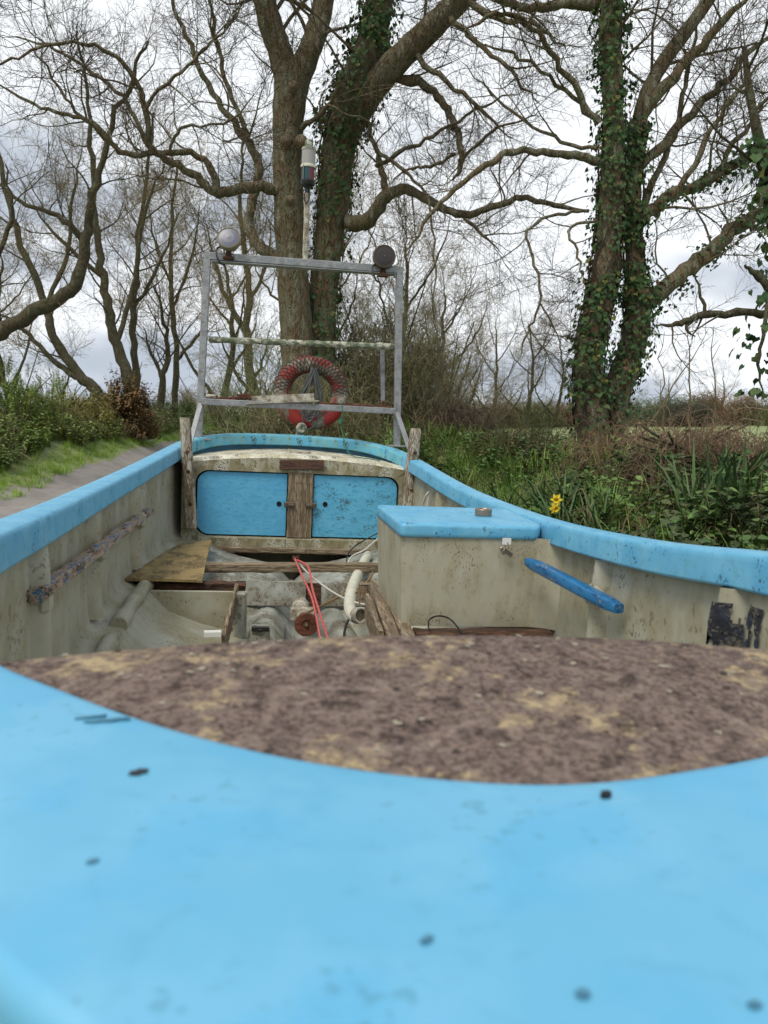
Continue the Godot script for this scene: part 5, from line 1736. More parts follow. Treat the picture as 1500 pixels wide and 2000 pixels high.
	var b5 := limb([[Vector3(3.362, 2.100, -6.300), 0.042], [Vector3(3.049, 2.365, -6.200), 0.033], [Vector3(2.921, 2.481, -6.200), 0.029], [Vector3(2.815, 2.570, -6.200), 0.021]], 8, 0.08)
	limb([[Vector3(3.206, 2.576, -6.300), 0.034], [Vector3(2.980, 2.350, -6.100), 0.020], [Vector3(2.898, 2.069, -6.000), 0.016], [Vector3(2.876, 1.801, -6.000), 0.012], [Vector3(2.942, 1.509, -6.000), 0.008]], 6, 0.05)
	limb([[Vector3(3.076, 3.311, -6.300), 0.025], [Vector3(2.876, 3.030, -6.100), 0.016], [Vector3(2.816, 2.880, -6.100), 0.012], [Vector3(2.928, 2.711, -6.100), 0.008]], 6, 0.05)
	offshoots(rng, b1, 0.5, 1.0, 5, 0.5, 1.0, 0.3, 1, 0.6)
	offshoots(rng, b2, 0.3, 0.9, 5, 0.2, 0.4, 0.4, 0, 0.4)
	t = end_tree("ivy_tree", "dark trunk with large ivy leaves at the right edge of the picture", M.bark_green, M.twig)
	var hang := [[Vector3(2.890, 2.373, -6.000), Vector3.DOWN, 0.12], [Vector3(2.890, 2.069, -6.000), Vector3.DOWN, 0.16], [Vector3(2.866, 1.839, -6.000), Vector3.DOWN, 0.16], [Vector3(2.945, 1.528, -6.000), Vector3.DOWN, 0.1]]
	var hang2 := [[Vector3(2.905, 3.178, -6.100), Vector3.DOWN, 0.1], [Vector3(2.806, 2.918, -6.100), Vector3.DOWN, 0.16], [Vector3(2.935, 2.730, -6.100), Vector3.DOWN, 0.12]]
	ivy_singles(t, rng, hang, 0.0, 1.0, 60, 0.06, 0.07)
	ivy_singles(t, rng, hang2, 0.0, 1.0, 24, 0.07, 0.06)
	ivy(t, rng, b1, 0.1, 0.7, 500, 0.14, 0.075)
	# ---- trees along the left hedge
	var left := [
		["bare left tree whose thick limb sweeps in from the left edge", [[Vector3(-9.298, 1.109, -13.000), 0.273], [Vector3(-8.108, 1.958, -13.000), 0.212], [Vector3(-6.978, 2.543, -13.200), 0.158], [Vector3(-6.546, 2.765, -13.400), 0.129], [Vector3(-5.912, 3.182, -13.600), 0.122], [Vector3(-5.369, 3.607, -13.800), 0.110], [Vector3(-5.214, 4.301, -14.000), 0.093], [Vector3(-5.107, 4.990, -14.000), 0.070], [Vector3(-4.821, 5.922, -14.000), 0.051], [Vector3(-4.379, 6.920, -14.000), 0.037], [Vector3(-3.999, 7.655, -14.000), 0.019]], [[[Vector3(-5.209, 4.388, -14.000), 0.065], [Vector3(-5.724, 4.819, -14.000), 0.047], [Vector3(-6.334, 5.076, -14.000), 0.033], [Vector3(-7.012, 5.585, -14.000), 0.019]], [[Vector3(-6.546, 2.765, -13.400), 0.067], [Vector3(-6.659, 3.679, -13.400), 0.049], [Vector3(-6.301, 4.616, -13.500), 0.036], [Vector3(-6.328, 5.519, -13.500), 0.027]]]],
		["bare left tree with a slender trunk bending over the yellow shrub", [[Vector3(-7.447, 0.760, -21.000), 0.217], [Vector3(-7.717, 1.793, -21.000), 0.168], [Vector3(-8.184, 2.379, -21.000), 0.140], [Vector3(-8.696, 3.081, -21.000), 0.126], [Vector3(-8.969, 4.044, -21.000), 0.105], [Vector3(-9.386, 5.257, -21.000), 0.091], [Vector3(-9.743, 6.452, -21.000), 0.077], [Vector3(-9.977, 7.779, -21.000), 0.056], [Vector3(-10.141, 9.283, -21.000), 0.042]], [[[Vector3(-8.271, 2.297, -21.000), 0.091], [Vector3(-8.932, 2.785, -21.000), 0.070], [Vector3(-9.652, 3.591, -21.000), 0.056], [Vector3(-10.489, 4.151, -21.000), 0.042]], [[Vector3(-8.963, 4.151, -21.000), 0.070], [Vector3(-8.493, 5.524, -21.300), 0.057], [Vector3(-8.286, 6.836, -21.300), 0.043], [Vector3(-7.941, 8.254, -21.300), 0.028]]]],
		["bare tree rising out of the brown bush on the left", [[Vector3(-6.955, 0.744, -21.500), 0.222], [Vector3(-6.976, 2.220, -21.500), 0.172], [Vector3(-7.353, 3.230, -21.500), 0.143], [Vector3(-7.531, 4.215, -21.500), 0.129], [Vector3(-7.660, 5.294, -21.500), 0.107], [Vector3(-7.732, 6.359, -21.500), 0.093], [Vector3(-7.757, 8.060, -21.500), 0.072], [Vector3(-7.835, 9.723, -21.500), 0.043], [Vector3(-7.998, 11.228, -21.500), 0.029]], [[[Vector3(-7.353, 3.230, -21.500), 0.079], [Vector3(-6.877, 4.803, -21.800), 0.065], [Vector3(-6.551, 6.562, -21.800), 0.051], [Vector3(-5.938, 8.021, -21.800), 0.036]], [[Vector3(-7.631, 5.026, -21.500), 0.072], [Vector3(-8.568, 5.899, -21.200), 0.049], [Vector3(-9.329, 6.811, -21.200), 0.035]]]],
		["straight bare tree just right of the brown bush", [[Vector3(-7.229, 0.997, -23.000), 0.138], [Vector3(-7.350, 2.794, -23.000), 0.107], [Vector3(-7.323, 4.116, -23.000), 0.100], [Vector3(-7.190, 5.131, -23.000), 0.077], [Vector3(-7.035, 6.702, -23.000), 0.061], [Vector3(-6.702, 8.382, -23.000), 0.046], [Vector3(-6.502, 9.757, -23.000), 0.031]], [[[Vector3(-7.280, 4.408, -23.000), 0.061], [Vector3(-6.605, 5.616, -23.300), 0.047], [Vector3(-6.033, 6.914, -23.300), 0.031]]]],
		["thin bare tree left of the gantry upright", [[Vector3(-7.373, 0.563, -27.000), 0.135], [Vector3(-7.175, 3.114, -27.000), 0.099], [Vector3(-7.238, 4.785, -27.000), 0.090], [Vector3(-7.271, 6.278, -27.000), 0.072], [Vector3(-7.141, 7.947, -27.000), 0.054], [Vector3(-6.927, 9.588, -27.000), 0.036]], [[[Vector3(-7.175, 3.114, -27.000), 0.063], [Vector3(-6.332, 4.065, -27.000), 0.054], [Vector3(-5.950, 5.093, -27.000), 0.036]], [[Vector3(-7.216, 4.922, -27.000), 0.054], [Vector3(-6.512, 6.614, -27.000), 0.045], [Vector3(-6.199, 8.277, -27.000), 0.027]], [[Vector3(-7.226, 5.602, -27.000), 0.054], [Vector3(-7.794, 7.116, -27.000), 0.036], [Vector3(-7.921, 8.277, -27.000), 0.027]]]],
		["small crooked bare tree between the brown bush and the gantry", [[Vector3(-7.285, 0.794, -25.000), 0.141], [Vector3(-7.126, 2.345, -25.000), 0.108], [Vector3(-6.896, 3.232, -25.000), 0.083], [Vector3(-6.958, 4.190, -25.000), 0.058], [Vector3(-7.272, 5.295, -25.000), 0.033]], [[[Vector3(-7.123, 2.426, -25.000), 0.067], [Vector3(-7.419, 3.232, -25.000), 0.050], [Vector3(-7.648, 4.031, -25.000), 0.033]]]],
		["bare tree seen through the gantry left of the big trunk", [[Vector3(-6.600, 1.450, -40.000), 0.320], [Vector3(-6.986, 5.197, -40.000), 0.200], [Vector3(-6.838, 7.099, -40.000), 0.173], [Vector3(-6.986, 9.596, -40.000), 0.133], [Vector3(-7.131, 12.052, -40.000), 0.093], [Vector3(-6.945, 14.467, -40.000), 0.053]], [[[Vector3(-6.937, 5.069, -40.000), 0.173], [Vector3(-7.907, 6.846, -40.000), 0.133], [Vector3(-8.382, 8.353, -40.000), 0.093], [Vector3(-8.951, 10.830, -40.000), 0.053]], [[Vector3(-6.870, 6.846, -40.000), 0.107], [Vector3(-5.927, 8.602, -40.000), 0.080], [Vector3(-5.626, 10.830, -40.000), 0.053]]]]]
	for e in left:
		begin_tree()
		var k2: float = -e[1][0][0].z / 15.5
		var s := limb(e[1], 9, 0.05)
		offshoots(rng, s, 0.28, 1.0, 9, 0.6 * k2, 1.5 * k2, 0.4, 1, 0.7 * k2)
		for k in e[2]:
			var q := limb(k, 7, 0.05)
			offshoots(rng, q, 0.2, 1.0, 6, 0.5 * k2, 1.2 * k2, 0.4, 1, 0.7 * k2)
		end_tree("ash_tree", e[0], M.bark_green, M.twig_green, "bare trees along the left hedge")
	# ---- grown trees: the dense twiggy ones to the right of the gantry and the far ones
	var grown := [
		[Vector3(-0.530, 1.030, -16.000), 4.2, 1.4, 6, "dense twiggy tree behind the right gantry upright"],
		[Vector3(0.629, 1.014, -19.000), 5.6, 1.9, 10, "broad twiggy tree right of the gantry"],
		[Vector3(1.747, 1.017, -22.000), 5.2, 1.8, 9, "rounded twiggy tree at the field corner"],
		[Vector3(7.920, 0.328, -57.000), 8.0, 2.4, 7, "small bare tree in the far hedge left of the gap"],
		[Vector3(10.362, 0.309, -58.000), 8.4, 2.5, 7, "bare tree in the far hedge behind the hanging twigs"],
		[Vector3(12.903, 0.269, -60.000), 7.4, 2.2, 6, "bare tree in the far hedge next to the ivy tree"],
		[Vector3(-7.318, 0.557, -34.000), 8.0, 2.4, 6, "bare tree beyond the lane seen through the gantry"],
		[Vector3(-12.327, 0.919, -27.000), 7.0, 2.2, 6, "bare tree at the far left behind the hedge"],
		[Vector3(-2.195, 1.004, -17.000), 5.4, 1.8, 6, "bare tree directly behind the big trunk"],
		[Vector3(27.259, 0.713, -75.000), 5.0, 2.6, 5, "low bare tree on the far side of the field"],
		[Vector3(34.363, 0.664, -80.000), 5.5, 2.6, 5, "bare tree on the far field edge at the right"]]
	for e in grown:
		begin_tree()
		auto_tree(rng, e[0], e[1], e[2], e[3])
		end_tree("bare_tree", e[4], M.bark_green, M.twig_green, "bare trees in the background")

func auto_tree(rng: RandomNumberGenerator, base: Vector3, tall: float, wide: float, arms: int) -> void:
	base.y = gh(base.x, base.z) - 0.1
	var lean := Vector3(rng.randf_range(-0.1, 0.1), 0, rng.randf_range(-0.1, 0.1))
	var r := tall * 0.018
	var s := limb([[base, r * 1.5], [base + (Vector3.UP * 0.25 + lean) * tall, r], [base + (Vector3.UP * 0.55 + lean * 1.5) * tall, r * 0.7], [base + (Vector3.UP * 0.85 + lean) * tall, r * 0.35], [base + (Vector3.UP + lean) * tall, r * 0.12]], 8, 0.05)
	offshoots(rng, s, 0.3, 1.0, arms, tall * 0.12, tall * 0.22, 0.4, 1, tall * 0.17)
	for k in arms:
		var f := lerpf(0.08, 0.75, k / float(arms))
		var e: Array = s[int(f * (s.size() - 1))]
		var az := k * 2.4 + rng.randf() * 0.6
		var o := Vector3(cos(az), 0, sin(az)) * wide * (1.0 - 0.5 * f)
		var rise := tall * rng.randf_range(0.16, 0.3)
		var q := limb([[e[0], e[2] * 0.6], [e[0] + o * 0.4 + Vector3(0, rise * 0.4, 0), e[2] * 0.45], [e[0] + o * 0.8 + Vector3(0, rise, 0), e[2] * 0.3], [e[0] + o + Vector3(0, rise * 1.7, 0), e[2] * 0.12]], 6, 0.06)
		offshoots(rng, q, 0.2, 1.0, 3, tall * 0.1, tall * 0.17, 0.5, 1, tall * 0.15)

# ---------------------------------------------------------------- plants
func blade_clump(seed_: int, count: int, tall: float, width: float, arch: float, spread: float) -> ArrayMesh:
	var rng := RandomNumberGenerator.new()
	rng.seed = seed_
	var mb := MB.new()
	for k in count:
		var az := rng.randf() * TAU
		var o := Vector3(cos(az), 0, sin(az))
		var side := Vector3(-o.z, 0, o.x)
		var p := o * spread * rng.randf() + side * rng.randf_range(-0.3, 0.3) * spread
		var h := tall * rng.randf_range(0.55, 1.0)
		var bend := arch * rng.randf_range(0.3, 1.2)
		var w := width * rng.randf_range(0.7, 1.2)
		mb.col = Color.WHITE * rng.randf_range(0.65, 1.0)
		if rng.randf() < 0.07: mb.col = Color(1.0, 0.85, 0.55)
		var last := []
		for j in 5:
			var f := j / 4.0
			var c := p + Vector3(0, h * (f - bend * 0.35 * f * f * f), 0) + o * h * bend * f * f
			var ww := w * (1.0 - f * f * 0.96)
			var now := [c - side * ww * 0.5, c + side * ww * 0.5]
			if last.size(): mb.quad(last[0], last[1], now[1], now[0])
			last = now
	return mb.mesh()

func leaf_at(mb: MB, p: Vector3, d: Vector3, nrm: Vector3, l: float, w: float) -> void:
	d = d.normalized()
	var s := d.cross(nrm).normalized()
	var up := s.cross(d)
	var a := p + d * l * 0.35 + s * w * 0.5 + up * l * 0.06
	var b := p + d * l * 0.35 - s * w * 0.5 + up * l * 0.06
	var a2 := p + d * l * 0.7 + s * w * 0.36 + up * l * 0.03
	var b2 := p + d * l * 0.7 - s * w * 0.36 + up * l * 0.03
	var m := p + d * l * 0.5
	var tip := p + d * l - up * l * 0.1
	mb.tri(p, a, m); mb.tri(a, a2, m); mb.tri(a2, tip, m)
	mb.tri(tip, b2, m); mb.tri(b2, b, m); mb.tri(b, p, m)

func leaf_clump(seed_: int, stems: int, per: int, tall: float, spread: float, l: float, w: float) -> ArrayMesh:
	var rng := RandomNumberGenerator.new()
	rng.seed = seed_
	var mb := MB.new()
	for k in stems:
		var az := rng.randf() * TAU
		var o := Vector3(cos(az), 0, sin(az)) * spread * rng.randf_range(0.2, 1.0)
		var h := tall * rng.randf_range(0.5, 1.0)
		var path := [o * 0.3, o * 0.6 + Vector3(0, h * 0.5, 0), o + Vector3(0, h, 0)]
		mb.col = Color(0.7, 0.6, 0.45)
		mb.tube(path, [0.004, 0.003, 0.002], 3)
		for j in per:
			var f := rng.randf_range(0.2, 1.0)
			var p: Vector3 = path[0].lerp(path[1], f * 2.0) if f < 0.5 else path[1].lerp(path[2], f * 2.0 - 1.0)
			var a2 := rng.randf() * TAU
			var dd := Vector3(cos(a2), rng.randf_range(-0.5, 0.5), sin(a2))
			mb.col = Color.WHITE * rng.randf_range(0.6, 1.0)
			leaf_at(mb, p, dd, Vector3(rng.randf_range(-0.4, 0.4), 1, rng.randf_range(-0.4, 0.4)), l * rng.randf_range(0.6, 1.2), w * rng.randf_range(0.7, 1.2))
	return mb.mesh()

func stem_tangle(seed_: int, count: int, size: float) -> ArrayMesh:
	var rng := RandomNumberGenerator.new()
	rng.seed = seed_
	var mb := MB.new()
	for k in count:
		var az := rng.randf() * TAU
		var o := Vector3(cos(az), 0, sin(az))
		var p := Vector3(rng.randf_range(-0.3, 0.3), 0, rng.randf_range(-0.3, 0.3)) * size
		var h := size * rng.randf_range(0.3, 1.0)
		var reach := size * rng.randf_range(0.3, 1.0)
		var path := smooth_path([p, p + o * reach * 0.25 + Vector3(0, h * 0.7, 0), p + o * reach * 0.65 + Vector3(0, h, 0), p + o * reach + Vector3(0, h * 0.55, 0)], 4)
		var r := rng.randf_range(0.0022, 0.0048)
		mb.col = Color.WHITE * rng.randf_range(0.6, 1.0)
		mb.tube(path, same(r, path.size()), 3)
	return mb.mesh()

func scatter(called: String, label: String, category: String, kinds: Array, m: Material, xf: Array, cols: Array) -> void:
	# xf: one list of transforms for each kind of clump
	var t := thing(called, label, category)
	t.set_meta("kind", "stuff")
	for k in kinds.size():
		if xf[k].size(): many(called + "_clumps", kinds[k], m, xf[k], cols[k], t)

func tint(rng: RandomNumberGenerator, a: Color, b: Color) -> Color:
	return a.lerp(b, rng.randf()) * rng.randf_range(1.2, 1.75)

func upright(rng: RandomNumberGenerator, p: Vector3, s: float, tilt := 0.25) -> Transform3D:
	var b := Basis(Vector3.UP, rng.randf() * TAU) * Basis(Vector3.RIGHT, rng.randf_range(-tilt, tilt))
	return Transform3D(b * Basis().scaled(Vector3(s, s, s)), p)

func build_plants() -> void:
	var rng := RandomNumberGenerator.new()
	rng.seed = 501
	var grass := [blade_clump(1, 22, 0.42, 0.010, 0.5, 0.12), blade_clump(2, 22, 0.36, 0.009, 0.7, 0.12), blade_clump(3, 18, 0.5, 0.011, 0.6, 0.14)]
	var broad := [blade_clump(4, 14, 0.55, 0.022, 0.45, 0.08), blade_clump(5, 12, 0.6, 0.024, 0.6, 0.08)]
	var weed := [leaf_clump(6, 7, 9, 0.36, 0.2, 0.06, 0.035), leaf_clump(7, 8, 8, 0.3, 0.22, 0.05, 0.036)]
	var bramble := [leaf_clump(8, 8, 8, 0.42, 0.34, 0.075, 0.055), leaf_clump(9, 8, 9, 0.36, 0.38, 0.065, 0.05)]
	var tangle := [stem_tangle(10, 16, 0.8), stem_tangle(11, 16, 0.9), stem_tangle(12, 12, 0.7)]
	var gx := [[], [], []]
	var gc := [[], [], []]
	var bx := [[], []]
	var bc := [[], []]
	var wx := [[], []]
	var wc := [[], []]
	var rx := [[], []]
	var rc := [[], []]
	var tx := [[], [], []]
	var tc := [[], [], []]
	# right bank from beside the boat to behind the stern
	for k in 11000:
		var x := rng.randf_range(-3.2, 5.5)
		var z := rng.randf_range(1.2, -17.0)
		var off := off_line(HEDGE_R, x, z)
		if off > (2.3 if x < 2.2 else 0.8): continue
		var q: Vector3 = BT.affine_inverse() * Vector3(x, 1.18, z)
		if q.z < 0.3 and q.z > -6.15 and absf(q.x) < lut(HALF, clampf(q.z, -5.6, -0.85)) + 0.22: continue
		var p := Vector3(x, gh(x, z) - 0.03, z)
		var u := rng.randf()
		# green and grassy towards the stern, brambles towards the right
		var right := smoothstep(0.8, 2.4, x + (z + 7.0) * 0.12)
		if u < lerpf(0.5, 0.16, right):
			var i := rng.randi() % 3
			gx[i].append(upright(rng, p, rng.randf_range(0.7, 1.15)))
			gc[i].append(tint(rng, Color(0.095, 0.18, 0.033), Color(0.18, 0.265, 0.06)))
		elif u < lerpf(0.72, 0.45, right):
			var i := rng.randi() % 2
			wx[i].append(upright(rng, p, rng.randf_range(0.7, 1.2)))
			wc[i].append(tint(rng, Color(0.045, 0.10, 0.025), Color(0.095, 0.155, 0.04)))
		elif u < lerpf(0.84, 0.8, right):
			var i := rng.randi() % 2
			rx[i].append(upright(rng, p, rng.randf_range(0.6, 1.0), 0.5))
			rc[i].append(tint(rng, Color(0.028, 0.05, 0.02), Color(0.06, 0.072, 0.032)))
		elif u < 0.9:
			var i := rng.randi() % 3
			tx[i].append(upright(rng, p, rng.randf_range(0.4, 0.7), 0.5))
			tc[i].append(tint(rng, Color(0.12, 0.075, 0.05), Color(0.22, 0.16, 0.10)))
	# short grass round the boat
	for k in 5200:
		var x := rng.randf_range(-2.5, 2.2)
		var z := rng.randf_range(2.0, -11.0)
		var q: Vector3 = BT.affine_inverse() * Vector3(x, 1.18, z)
		if q.z < 0.3 and q.z > -6.0 and absf(q.x) < 0.3: continue
		var i := rng.randi() % 3
		gx[i].append(upright(rng, Vector3(x, gh(x, z) - 0.02, z), rng.randf_range(0.2, 0.4)))
		gc[i].append(tint(rng, Color(0.08, 0.14, 0.03), Color(0.14, 0.2, 0.05)))
	# left verge and bank
	for k in 9000:
		var z := rng.randf_range(-11.5, -36.0)
		var x := rng.randf_range(-11.0, -5.6) - maxf(0.0, (-z - 24.0)) * 0.07
		var edge := lerpf(-5.7, -6.3, smoothstep(-11.0, -17.0, z)) - maxf(0.0, (-z - 24.0)) * 0.07
		var p := Vector3(x, gh(x, z) - 0.03, z)
		var off := edge - x
		if off < 0.0: continue
		var u := rng.randf()
		if off < lerpf(0.75, 0.35, smoothstep(-14.0, -21.0, z)):
			if u < 1.0:
				var i := rng.randi() % 3
				gx[i].append(upright(rng, p, rng.randf_range(0.3, 0.6)))
				gc[i].append(tint(rng, Color(0.16, 0.28, 0.035), Color(0.24, 0.35, 0.06)))
		elif u < 0.3:
			var i := rng.randi() % 3
			gx[i].append(upright(rng, p, rng.randf_range(0.6, 1.1)))
			gc[i].append(tint(rng, Color(0.10, 0.17, 0.04), Color(0.18, 0.23, 0.07)))
		elif u < 0.93:
			var i := rng.randi() % 2
			wx[i].append(upright(rng, p, rng.randf_range(0.9, 1.6)))
			wc[i].append(tint(rng, Color(0.10, 0.17, 0.04), Color(0.21, 0.25, 0.07)))
		else:
			var i := rng.randi() % 3
			tx[i].append(upright(rng, p, rng.randf_range(0.6, 1.3), 0.5))
			tc[i].append(tint(rng, Color(0.11, 0.085, 0.055), Color(0.2, 0.17, 0.10)))
	scatter("grass", "long green grass on the banks and the lane verge", "grass", grass, M.leaf, gx, gc)
	scatter("weeds", "low leafy green weeds covering the banks", "weeds", weed, M.leaf, wx, wc)
	scatter("brambles", "dark bramble leaves over the right bank", "brambles", bramble, M.leaf_gloss, rx, rc)
	scatter("dead_stems", "tangle of dry brown bramble stems on the banks", "stems", tangle, M.stem, tx, tc)
	# broad-leaved clumps on the right bank, one by one
	var spots := [Vector3(1.396, 0.793, -5.200), Vector3(1.444, 0.784, -5.000), Vector3(2.097, 0.778, -4.800), Vector3(1.828, 0.744, -4.600), Vector3(2.138, 0.744, -4.600), Vector3(1.258, 0.988, -7.000), Vector3(1.365, 0.926, -6.600), Vector3(1.463, 0.894, -6.000), Vector3(1.025, 0.899, -6.400), Vector3(0.863, 0.975, -7.200)]
	for k in spots.size():
		var p: Vector3 = spots[k]
		p.y = gh(p.x, p.z) - 0.02
		for j in 2:
			var o := MeshInstance3D.new()
			o.name = numbered("strap_leaf_plant")
			o.mesh = broad[(k + j) % 2]
			var m: StandardMaterial3D = M.leaf.duplicate()
			m.albedo_color = Color(0.055, 0.11, 0.04).lerp(Color(0.09, 0.15, 0.05), rng.randf()).linear_to_srgb()
			o.material_override = m
			add_child(o)
			o.transform = upright(rng, p + Vector3(rng.randf_range(-0.15, 0.15), 0, rng.randf_range(-0.15, 0.15)), rng.randf_range(0.9, 1.25), 0.15)
			tag(o, "clump of long dark green strap leaves on the right bank", "plant", "strap leaved plants on the right bank")
	daffodil(Vector3(1.107, 0.880, -4.900), 0.0, "yellow daffodil, the upper bloom above the right gunwale")
	daffodil(Vector3(1.084, 0.830, -4.850), 0.5, "yellow daffodil, the lower bloom above the right gunwale")
	build_shrubs(rng)

func daffodil(head: Vector3, turn: float, label: String) -> void:
	var t := thing("daffodil", label, "flower", Transform3D.IDENTITY, "daffodils by the gunwale")
	var mb := MB.new()
	var foot := Vector3(head.x + 0.03, gh(head.x, head.z), head.z + 0.02)
	mb.col = Color(0.12, 0.2, 0.06)
	var path := smooth_path([foot, foot.lerp(head, 0.6) + Vector3(0.02, 0, 0), head + Vector3(0.01, 0.012, -0.02), head + Vector3(0, 0, -0.006)], 5)
	mb.tube(path, same(0.004, path.size()), 5)
	part("stem", mb, M.leaf, t)
	var face := Basis(Vector3.UP, turn) * Vector3(-0.3, -0.15, 1).normalized()
	var a := face.cross(Vector3.UP).normalized()
	var b := a.cross(face)
	for k in 6:
		mb = MB.new()
		mb.col = Color(0.8, 0.66, 0.07)
		var dd := a * cos(k * TAU / 6) + b * sin(k * TAU / 6)
		leaf_at(mb, head, dd + face * 0.15, face, 0.042, 0.026)
		part("petal", mb, M.leaf, t)
	mb = MB.new()
	mb.col = Color(0.8, 0.56, 0.03)
	mb.lathe(Transform3D(Basis(Quaternion(Vector3.UP, face)), head), [[0.006, 0.0], [0.010, 0.012], [0.012, 0.024], [0.017, 0.03]], 12)
	part("trumpet", mb, M.leaf, t)

# a shrub: many leaf or twig clumps spread through an uneven mound
func shrub(rng: RandomNumberGenerator, called: String, label: String, c: Vector3, size: Vector3, kinds: Array, m: Material, count: int, s: float, ca: Color, cb: Color, group := "") -> void:
	var t := thing(called, label, "shrub", Transform3D.IDENTITY, group)
	var base := c
	base.y = gh(c.x, c.z) - 0.1
	wood = MB.new()
	for k in 9:
		var az := rng.randf() * TAU
		var tip := base + Vector3(cos(az) * size.x * 0.6, size.y * rng.randf_range(0.6, 1.1), sin(az) * size.z * 0.6)
		var path := smooth_path([base + (tip - base) * 0.02, base.lerp(tip, 0.5) + Vector3(rng.randf_range(-0.1, 0.1), 0.1, 0), tip], 4)
		var rad := []
		for i in path.size(): rad.append(lerpf(0.022, 0.006, float(i) / path.size()))
		wood.tube(path, rad, 5)
	part("stems", wood, M.bark_green, t)
	var f := FastNoiseLite.new()
	f.seed = rng.randi()
	f.frequency = 1.3
	var xf := []
	var cols := []
	for k in kinds.size():
		xf.append([]); cols.append([])
	for k in count:
		var d := Vector3(rng.randf_range(-1, 1), rng.randf_range(-0.1, 1), rng.randf_range(-1, 1)).normalized()
		var r := pow(rng.randf(), 0.45) * (0.8 + 0.45 * f.get_noise_3d(d.x * 1.4, d.y * 1.4, d.z * 1.4))
		var p := base + Vector3(d.x * size.x, maxf(d.y, 0.02) * size.y, d.z * size.z) * r
		var i := rng.randi() % kinds.size()
		var o := upright(rng, p, s * rng.randf_range(0.6, 1.2), 0.9)
		xf[i].append(o)
		cols[i].append(tint(rng, ca, cb))
	for k in kinds.size(): many("foliage", kinds[k], m, xf[k], cols[k], t)

